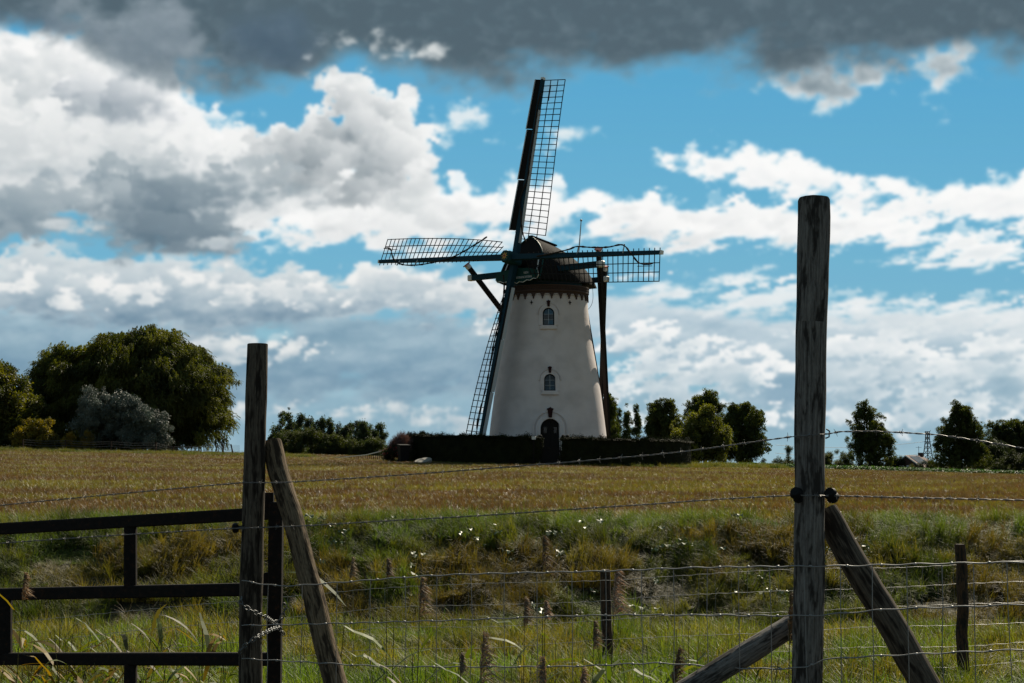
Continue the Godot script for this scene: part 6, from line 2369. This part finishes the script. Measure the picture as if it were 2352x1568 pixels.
func cloud_layers() -> Array:
	var white := rgb8(252, 252, 251)
	return [
		# pale veil low over the horizon
		{"band": [[-700, 800, 1060], [0, 790, 1060], [700, 800, 1050], [1200, 810, 1050], [1700, 820, 1050], [3200, 800, 1060]], "an": 90.0, "ac": 0.0, "soft": 90.0, "lit": rgb8(172, 196, 208), "shade": rgb8(140, 172, 190), "rows": 8, "thick": 60.0, "rim": 30.0, "rimw": 0.2, "op": 0.75, "rel": 0.3},
		# broad blue-grey mass left of the mill
		{"band": [[-700, 640, 960], [0, 640, 950], [500, 660, 960], [900, 650, 950], [1120, 670, 940], [1250, 800, 900], [1300, 860, 870]], "an": 90.0, "ac": 16.0, "soft": 60.0, "lit": rgb8(184, 204, 214), "shade": rgb8(134, 163, 181), "base": rgb8(122, 153, 174), "rows": 10, "thick": 50.0, "rim": 26.0, "rimw": 0.25, "op": 0.92, "rel": 0.2},
		{"puffs": [[980, 800, 120, 70], [840, 830, 130, 50], [1060, 850, 80, 60], [100, 780, 150, 50], [760, 870, 160, 40]], "an": 70.0, "ac": 20.0, "soft": 90.0, "lit": rgb8(198, 214, 222), "shade": rgb8(158, 185, 200), "rows": 6, "thick": 40.0, "rim": 10.0, "op": 0.6, "rel": 0.25},
		{"puffs": [[1120, 860, 60, 50], [900, 770, 160, 30]], "an": 50.0, "ac": 20.0, "soft": 70.0, "lit": rgb8(140, 170, 188), "shade": rgb8(122, 155, 176), "rows": 6, "thick": 40.0, "rim": 10.0, "rimw": 0.0, "op": 0.6, "rel": 0.2},
		# streak of small clouds low on the left
		{"puffs": [[690, 945, 170, 15], [830, 962, 46, 16], [560, 958, 34, 18], [1000, 940, 140, 13], [800, 935, 200, 9], [1060, 970, 46, 26], [950, 968, 18, 10]], "an": 16.0, "ac": 16.0, "ab": 16.0, "soft": 18.0, "lit": rgb8(226, 230, 230), "shade": rgb8(176, 194, 204), "rows": 2, "thick": 10.0, "rim": 8.0},
		# blue hole above the willow
		{"puffs": [[620, 770, 90, 40]], "an": 24.0, "ac": 0.0, "soft": 34.0, "lit": rgb8(142, 192, 210), "shade": rgb8(142, 192, 210), "rows": 1, "thick": 50.0, "rim": 5.0, "rimw": 0.0, "op": 0.8, "rel": 0.0},
		{"puffs": [[380, 738, 40, 16], [500, 805, 80, 40], [580, 800, 60, 30], [650, 805, 60, 28], [690, 780, 30, 20]], "an": 26.0, "ac": 44.0, "soft": 12.0, "lit": rgb8(234, 236, 235), "shade": rgb8(152, 174, 188), "rows": 5, "thick": 22.0, "rim": 6.0, "heap": [40, 8, 20, 0.5]},
		# cumulus band left of the mill, lit on top
		{"band": [[-700, 590, 740], [0, 592, 735], [80, 562, 740], [160, 588, 745], [260, 585, 750], [400, 570, 765], [520, 588, 775], [640, 600, 750], [760, 612, 740], [980, 606, 740], [1120, 606, 755], [1180, 650, 720], [1230, 690, 690]], "an": 44.0, "ac": 44.0, "soft": 24.0, "lit": rgb8(214, 222, 225), "shade": rgb8(152, 173, 187), "base": rgb8(104, 134, 156), "rows": 11, "thick": 46.0, "rim": 12.0, "rimw": 0.3, "rel": 0.28, "heap": [130, 16, 44, 0.45]},
		{"puffs": [[300, 720, 260, 34], [620, 725, 160, 34], [940, 722, 200, 34], [60, 730, 140, 30]], "an": 50.0, "ac": 30.0, "soft": 50.0, "lit": rgb8(122, 150, 170), "shade": rgb8(104, 134, 156), "rows": 4, "thick": 40.0, "rim": 10.0, "rimw": 0.0, "op": 0.75, "rel": 0.2},
		{"puffs": [[440, 648, 80, 36], [520, 668, 54, 28], [230, 672, 74, 28], [40, 660, 60, 26], [330, 662, 46, 18], [130, 675, 54, 24], [720, 658, 64, 22], [850, 650, 86, 40], [950, 656, 104, 48], [1050, 670, 76, 40], [1115, 700, 60, 54], [640, 664, 50, 20]], "an": 40.0, "ac": 56.0, "ab": 40.0, "soft": 18.0, "lit": rgb8(244, 244, 242), "shade": rgb8(172, 189, 199), "base": rgb8(150, 172, 186), "rows": 5, "thick": 24.0, "rim": 9.0, "op": 0.97, "rel": 0.34, "heap": [120, 10, 28, 0.5]},
		# right: wide pale bank and its towers near the horizon
		{"band": [[1250, 720, 760], [1330, 650, 800], [1450, 660, 850], [1600, 680, 930], [1800, 690, 970], [2100, 690, 990], [3200, 690, 980]], "an": 60.0, "ac": 20.0, "soft": 46.0, "lit": rgb8(206, 219, 226), "shade": rgb8(164, 189, 204), "base": rgb8(150, 180, 197), "rows": 12, "thick": 60.0, "rim": 16.0, "rimw": 0.2, "rel": 0.22},
		{"puffs": [[1640, 745, 150, 46], [1800, 880, 90, 90], [1420, 800, 60, 60], [1900, 960, 160, 30], [2180, 800, 160, 30]], "an": 50.0, "ac": 30.0, "soft": 60.0, "lit": rgb8(172, 196, 210), "shade": rgb8(142, 173, 192), "base": rgb8(132, 165, 186), "rows": 4, "thick": 30.0, "rim": 8.0, "rimw": 0.3, "op": 0.75, "rel": 0.25},
		{"puffs": [[1390, 905, 57, 45], [1430, 862, 43, 35], [1480, 778, 79, 40], [1500, 842, 67, 48], [1560, 855, 91, 45], [1645, 858, 91, 62], [1560, 915, 88, 67], [1700, 850, 60, 40], [1600, 800, 72, 27], [1440, 950, 31, 18]], "an": 40.0, "ac": 66.0, "ab": 44.0, "soft": 16.0, "lit": rgb8(246, 247, 246), "shade": rgb8(176, 196, 207), "base": rgb8(150, 178, 194), "rows": 5, "cols": 3, "thick": 22.0, "rim": 9.0, "op": 0.97, "rel": 0.36, "heap": [110, 9, 30, 0.5]},
		{"puffs": [[1985, 885, 96, 78], [2060, 840, 108, 65], [2120, 905, 96, 65], [2200, 862, 87, 62], [2245, 922, 64, 39], [1960, 800, 114, 44], [2300, 800, 103, 52], [2080, 955, 52, 26], [1930, 950, 52, 20], [1760, 955, 41, 15], [2300, 925, 23, 23], [2330, 870, 69, 65], [1900, 860, 57, 52]], "an": 40.0, "ac": 66.0, "ab": 44.0, "soft": 16.0, "lit": rgb8(247, 248, 247), "shade": rgb8(178, 198, 209), "base": rgb8(150, 178, 194), "rows": 6, "cols": 3, "thick": 26.0, "rim": 9.0, "op": 0.97, "rel": 0.36, "heap": [150, 9, 34, 0.5]},
		{"puffs": [[1700, 880, 40, 34], [2135, 885, 54, 34], [2310, 880, 56, 50], [1990, 930, 50, 24], [1610, 880, 40, 20]], "an": 30.0, "ac": 60.0, "soft": 22.0, "lit": rgb8(190, 208, 217), "shade": rgb8(146, 176, 193), "rows": 4, "thick": 20.0, "rim": 6.0, "rimw": 0.5, "op": 0.85, "rel": 0.25},
		{"band": [[1380, 655, 662], [1500, 632, 700], [1640, 666, 738], [1800, 662, 748], [1950, 674, 778], [2150, 684, 796], [3200, 690, 790]], "an": 54.0, "ac": 40.0, "ab": 26.0, "soft": 40.0, "lit": rgb8(242, 244, 244), "shade": rgb8(200, 214, 221), "rows": 6, "thick": 46.0, "rim": 12.0, "op": 0.92, "rel": 0.3, "heap": [60, 16, 40, 0.3]},
		# middle white bank behind the sails
		{"band": [[470, 520, 540], [540, 470, 566], [700, 436, 576], [860, 416, 580], [1050, 406, 566], [1300, 428, 558], [1450, 428, 566], [1600, 456, 580], [1760, 470, 582], [1950, 480, 588], [2150, 510, 604], [2352, 548, 622], [3200, 570, 640]], "under": 0.7, "an": 44.0, "ac": 28.0, "ab": 34.0, "soft": 26.0, "lit": white, "shade": rgb8(204, 209, 211), "base": rgb8(190, 198, 202), "rows": 10, "thick": 80.0, "rim": 18.0, "rimw": 0.5, "rel": 0.4, "heap": [120, 18, 46, 0.35]},
		# long bright streak upper right
		{"band": [[1470, 350, 358], [1560, 340, 388], [1640, 332, 428], [1850, 358, 470], [2000, 384, 492], [2150, 402, 512], [2352, 400, 545], [3200, 420, 560]], "under": 0.6, "an": 40.0, "ac": 20.0, "ab": 40.0, "soft": 26.0, "lit": white, "shade": rgb8(224, 229, 232), "rows": 8, "thick": 90.0, "rim": 18.0, "rel": 0.3},
		{"puffs": [[1560, 350, 70, 10], [1450, 640, 90, 12], [1700, 640, 70, 11], [1620, 635, 120, 9], [2100, 545, 150, 13], [2250, 580, 140, 15], [1060, 265, 80, 13], [1040, 258, 44, 14], [990, 302, 120, 20], [1110, 322, 130, 18], [1000, 338, 90, 26], [1180, 330, 70, 12], [2180, 560, 180, 16], [2330, 530, 120, 14], [1700, 632, 90, 12], [1950, 600, 160, 10], [760, 235, 60, 10], [560, 262, 60, 12], [1310, 303, 34, 6], [2230, 612, 70, 10]], "an": 34.0, "ac": 24.0, "ab": 26.0, "soft": 26.0, "lit": rgb8(238, 242, 243), "shade": rgb8(214, 224, 230), "rows": 3, "thick": 60.0, "rim": 18.0, "op": 0.9},
		# white haze behind the left cumulus
		{"band": [[-700, 20, 520], [0, 30, 510], [150, 50, 520], [260, 70, 535], [370, 110, 560], [430, 200, 570], [490, 262, 575], [620, 280, 560], [720, 288, 520], [800, 330, 490], [900, 420, 490]], "an": 50.0, "ac": 40.0, "ab": 26.0, "soft": 36.0, "lit": rgb8(251, 251, 250), "shade": rgb8(200, 207, 210), "rows": 8, "thick": 130.0, "rim": 20.0, "rel": 0.45, "heap": [60, 22, 60, 0.3]},
		# left cumulus: dome, then the tall tower by the sail
		{"puffs": [[250, 240, 140, 70], [330, 222, 90, 54], [180, 250, 70, 46], [390, 270, 54, 42]], "an": 20.0, "ac": 60.0, "soft": 12.0, "lit": rgb8(246, 247, 247), "shade": rgb8(150, 162, 172), "base": rgb8(168, 179, 186), "rows": 5, "cols": 4, "thick": 26.0, "rim": 8.0, "rel": 0.45, "heap": [60, 16, 46, 0.5]},
		{"puffs": [[120, 330, 190, 70], [260, 320, 150, 66], [380, 335, 140, 60], [520, 355, 130, 54], [30, 320, 100, 80]], "an": 60.0, "ac": 60.0, "soft": 40.0, "lit": rgb8(244, 245, 244), "shade": rgb8(188, 196, 200), "base": rgb8(150, 164, 174), "rows": 9, "thick": 50.0, "rim": 20.0, "op": 0.9, "rel": 0.5, "heap": [70, 20, 60, 0.4]},
		{"puffs": [[800, 230, 66, 80], [850, 270, 92, 66], [765, 195, 44, 46], [845, 200, 34, 28], [900, 262, 58, 52], [760, 330, 120, 80], [880, 360, 130, 90], [660, 315, 68, 48], [640, 340, 60, 44], [965, 390, 66, 54], [700, 400, 170, 66], [850, 420, 140, 54]], "an": 30.0, "ac": 80.0, "ab": 26.0, "soft": 12.0, "lit": rgb8(246, 247, 246), "shade": rgb8(152, 162, 168), "base": rgb8(112, 127, 136), "rows": 7, "cols": 9, "thick": 44.0, "rim": 9.0, "rimw": 0.5, "rel": 0.42, "heap": [170, 14, 46, 0.5]},
		{"puffs": [[970, 430, 66, 66], [1005, 405, 36, 46], [930, 470, 90, 50]], "an": 40.0, "ac": 60.0, "soft": 50.0, "lit": rgb8(246, 247, 246), "shade": rgb8(204, 210, 212), "rows": 4, "thick": 60.0, "rim": 20.0, "op": 0.8, "rel": 0.4, "heap": [30, 16, 36, 0.3]},
		# dark undersides on the left
		{"puffs": [[420, 440, 270, 96], [360, 500, 200, 106], [470, 515, 130, 84], [300, 520, 120, 60], [280, 430, 150, 66], [200, 480, 100, 60], [580, 440, 150, 54]], "an": 60.0, "ac": 50.0, "soft": 50.0, "lit": rgb8(164, 177, 184), "shade": rgb8(112, 131, 144), "base": rgb8(92, 113, 128), "rows": 8, "thick": 50.0, "rim": 14.0, "rimw": 0.3, "op": 0.97, "rel": 0.42, "heap": [80, 20, 60, 0.45]},
		{"puffs": [[60, 475, 150, 76], [150, 455, 100, 56], [0, 505, 110, 56], [-150, 470, 180, 90]], "an": 40.0, "ac": 60.0, "soft": 24.0, "lit": rgb8(184, 194, 199), "shade": rgb8(134, 152, 163), "base": rgb8(116, 136, 150), "rows": 6, "thick": 36.0, "rim": 10.0, "rimw": 0.4, "rel": 0.42, "heap": [60, 18, 50, 0.45]},
		{"puffs": [[60, 392, 150, 30], [180, 400, 110, 34]], "an": 30.0, "ac": 20.0, "soft": 50.0, "lit": rgb8(134, 153, 166), "shade": rgb8(120, 140, 154), "rows": 3, "thick": 40.0, "rim": 8.0, "rimw": 0.0, "op": 0.85},
		{"puffs": [[160, 510, 70, 20], [210, 520, 60, 20], [500, 552, 50, 18], [90, 510, 40, 14]], "an": 26.0, "ac": 40.0, "ab": 24.0, "soft": 26.0, "lit": rgb8(228, 232, 232), "shade": rgb8(190, 200, 206), "rows": 2, "thick": 20.0, "rim": 12.0, "op": 0.8},
		# hanging shreds under the overcast, right
		{"puffs": [[1890, 180, 130, 66], [1970, 172, 84, 56], [1830, 200, 60, 44], [1885, 235, 36, 34], [1870, 140, 120, 50], [2170, 140, 84, 58], [2200, 115, 60, 44], [2150, 195, 40, 60], [2155, 228, 20, 28]], "an": 30.0, "ac": 60.0, "ab": 34.0, "soft": 46.0, "lit": rgb8(243, 244, 243), "shade": rgb8(160, 172, 178), "rows": 5, "thick": 60.0, "rim": 22.0, "rimw": 0.7, "op": 0.95, "rel": 0.4},
		# dark overcast across the top
		{"band": [[-700, -900, 130], [0, -900, 138], [150, -900, 142], [260, -900, 176], [400, -900, 225], [560, -900, 240], [700, -900, 228], [820, -900, 204], [960, -900, 204], [1090, -900, 220], [1240, -900, 222], [1400, -900, 212], [1560, -900, 204], [1700, -900, 202], [1800, -900, 222], [1880, -900, 226], [1980, -900, 208], [2120, -900, 182], [2352, -900, 196], [3200, -900, 180]], "under": 1.0, "an": 90.0, "ac": 14.0, "ab": 20.0, "soft": 110.0, "lit": rgb8(168, 182, 190), "shade": rgb8(98, 116, 126), "base": rgb8(84, 101, 111), "rows": 1, "thick": 40.0, "rim": 30.0, "rimw": 0.35, "op": 0.97, "rel": 0.10},
		{"puffs": [[350, 70, 160, 120], [200, 40, 150, 80], [430, 120, 110, 80]], "an": 80.0, "ac": 40.0, "soft": 90.0, "lit": rgb8(168, 179, 187), "shade": rgb8(126, 141, 152), "rows": 6, "thick": 60.0, "rim": 26.0, "rimw": 0.3, "op": 0.85, "rel": 0.25},
		{"puffs": [[50, 60, 170, 56], [610, 85, 150, 90], [-200, 40, 180, 70]], "an": 60.0, "ac": 0.0, "soft": 70.0, "lit": rgb8(92, 113, 130), "shade": rgb8(78, 99, 117), "rows": 6, "thick": 60.0, "rim": 26.0, "rimw": 0.0, "op": 0.75, "rel": 0.4},
		# gap with light behind
		{"puffs": [[815, 94, 76, 30], [835, 90, 30, 20], [940, 120, 40, 18]], "an": 40.0, "ac": 50.0, "ab": 30.0, "soft": 34.0, "lit": rgb8(238, 240, 238), "shade": rgb8(186, 196, 199), "rows": 2, "thick": 40.0, "rim": 10.0, "op": 0.85, "rel": 0.4},
	]
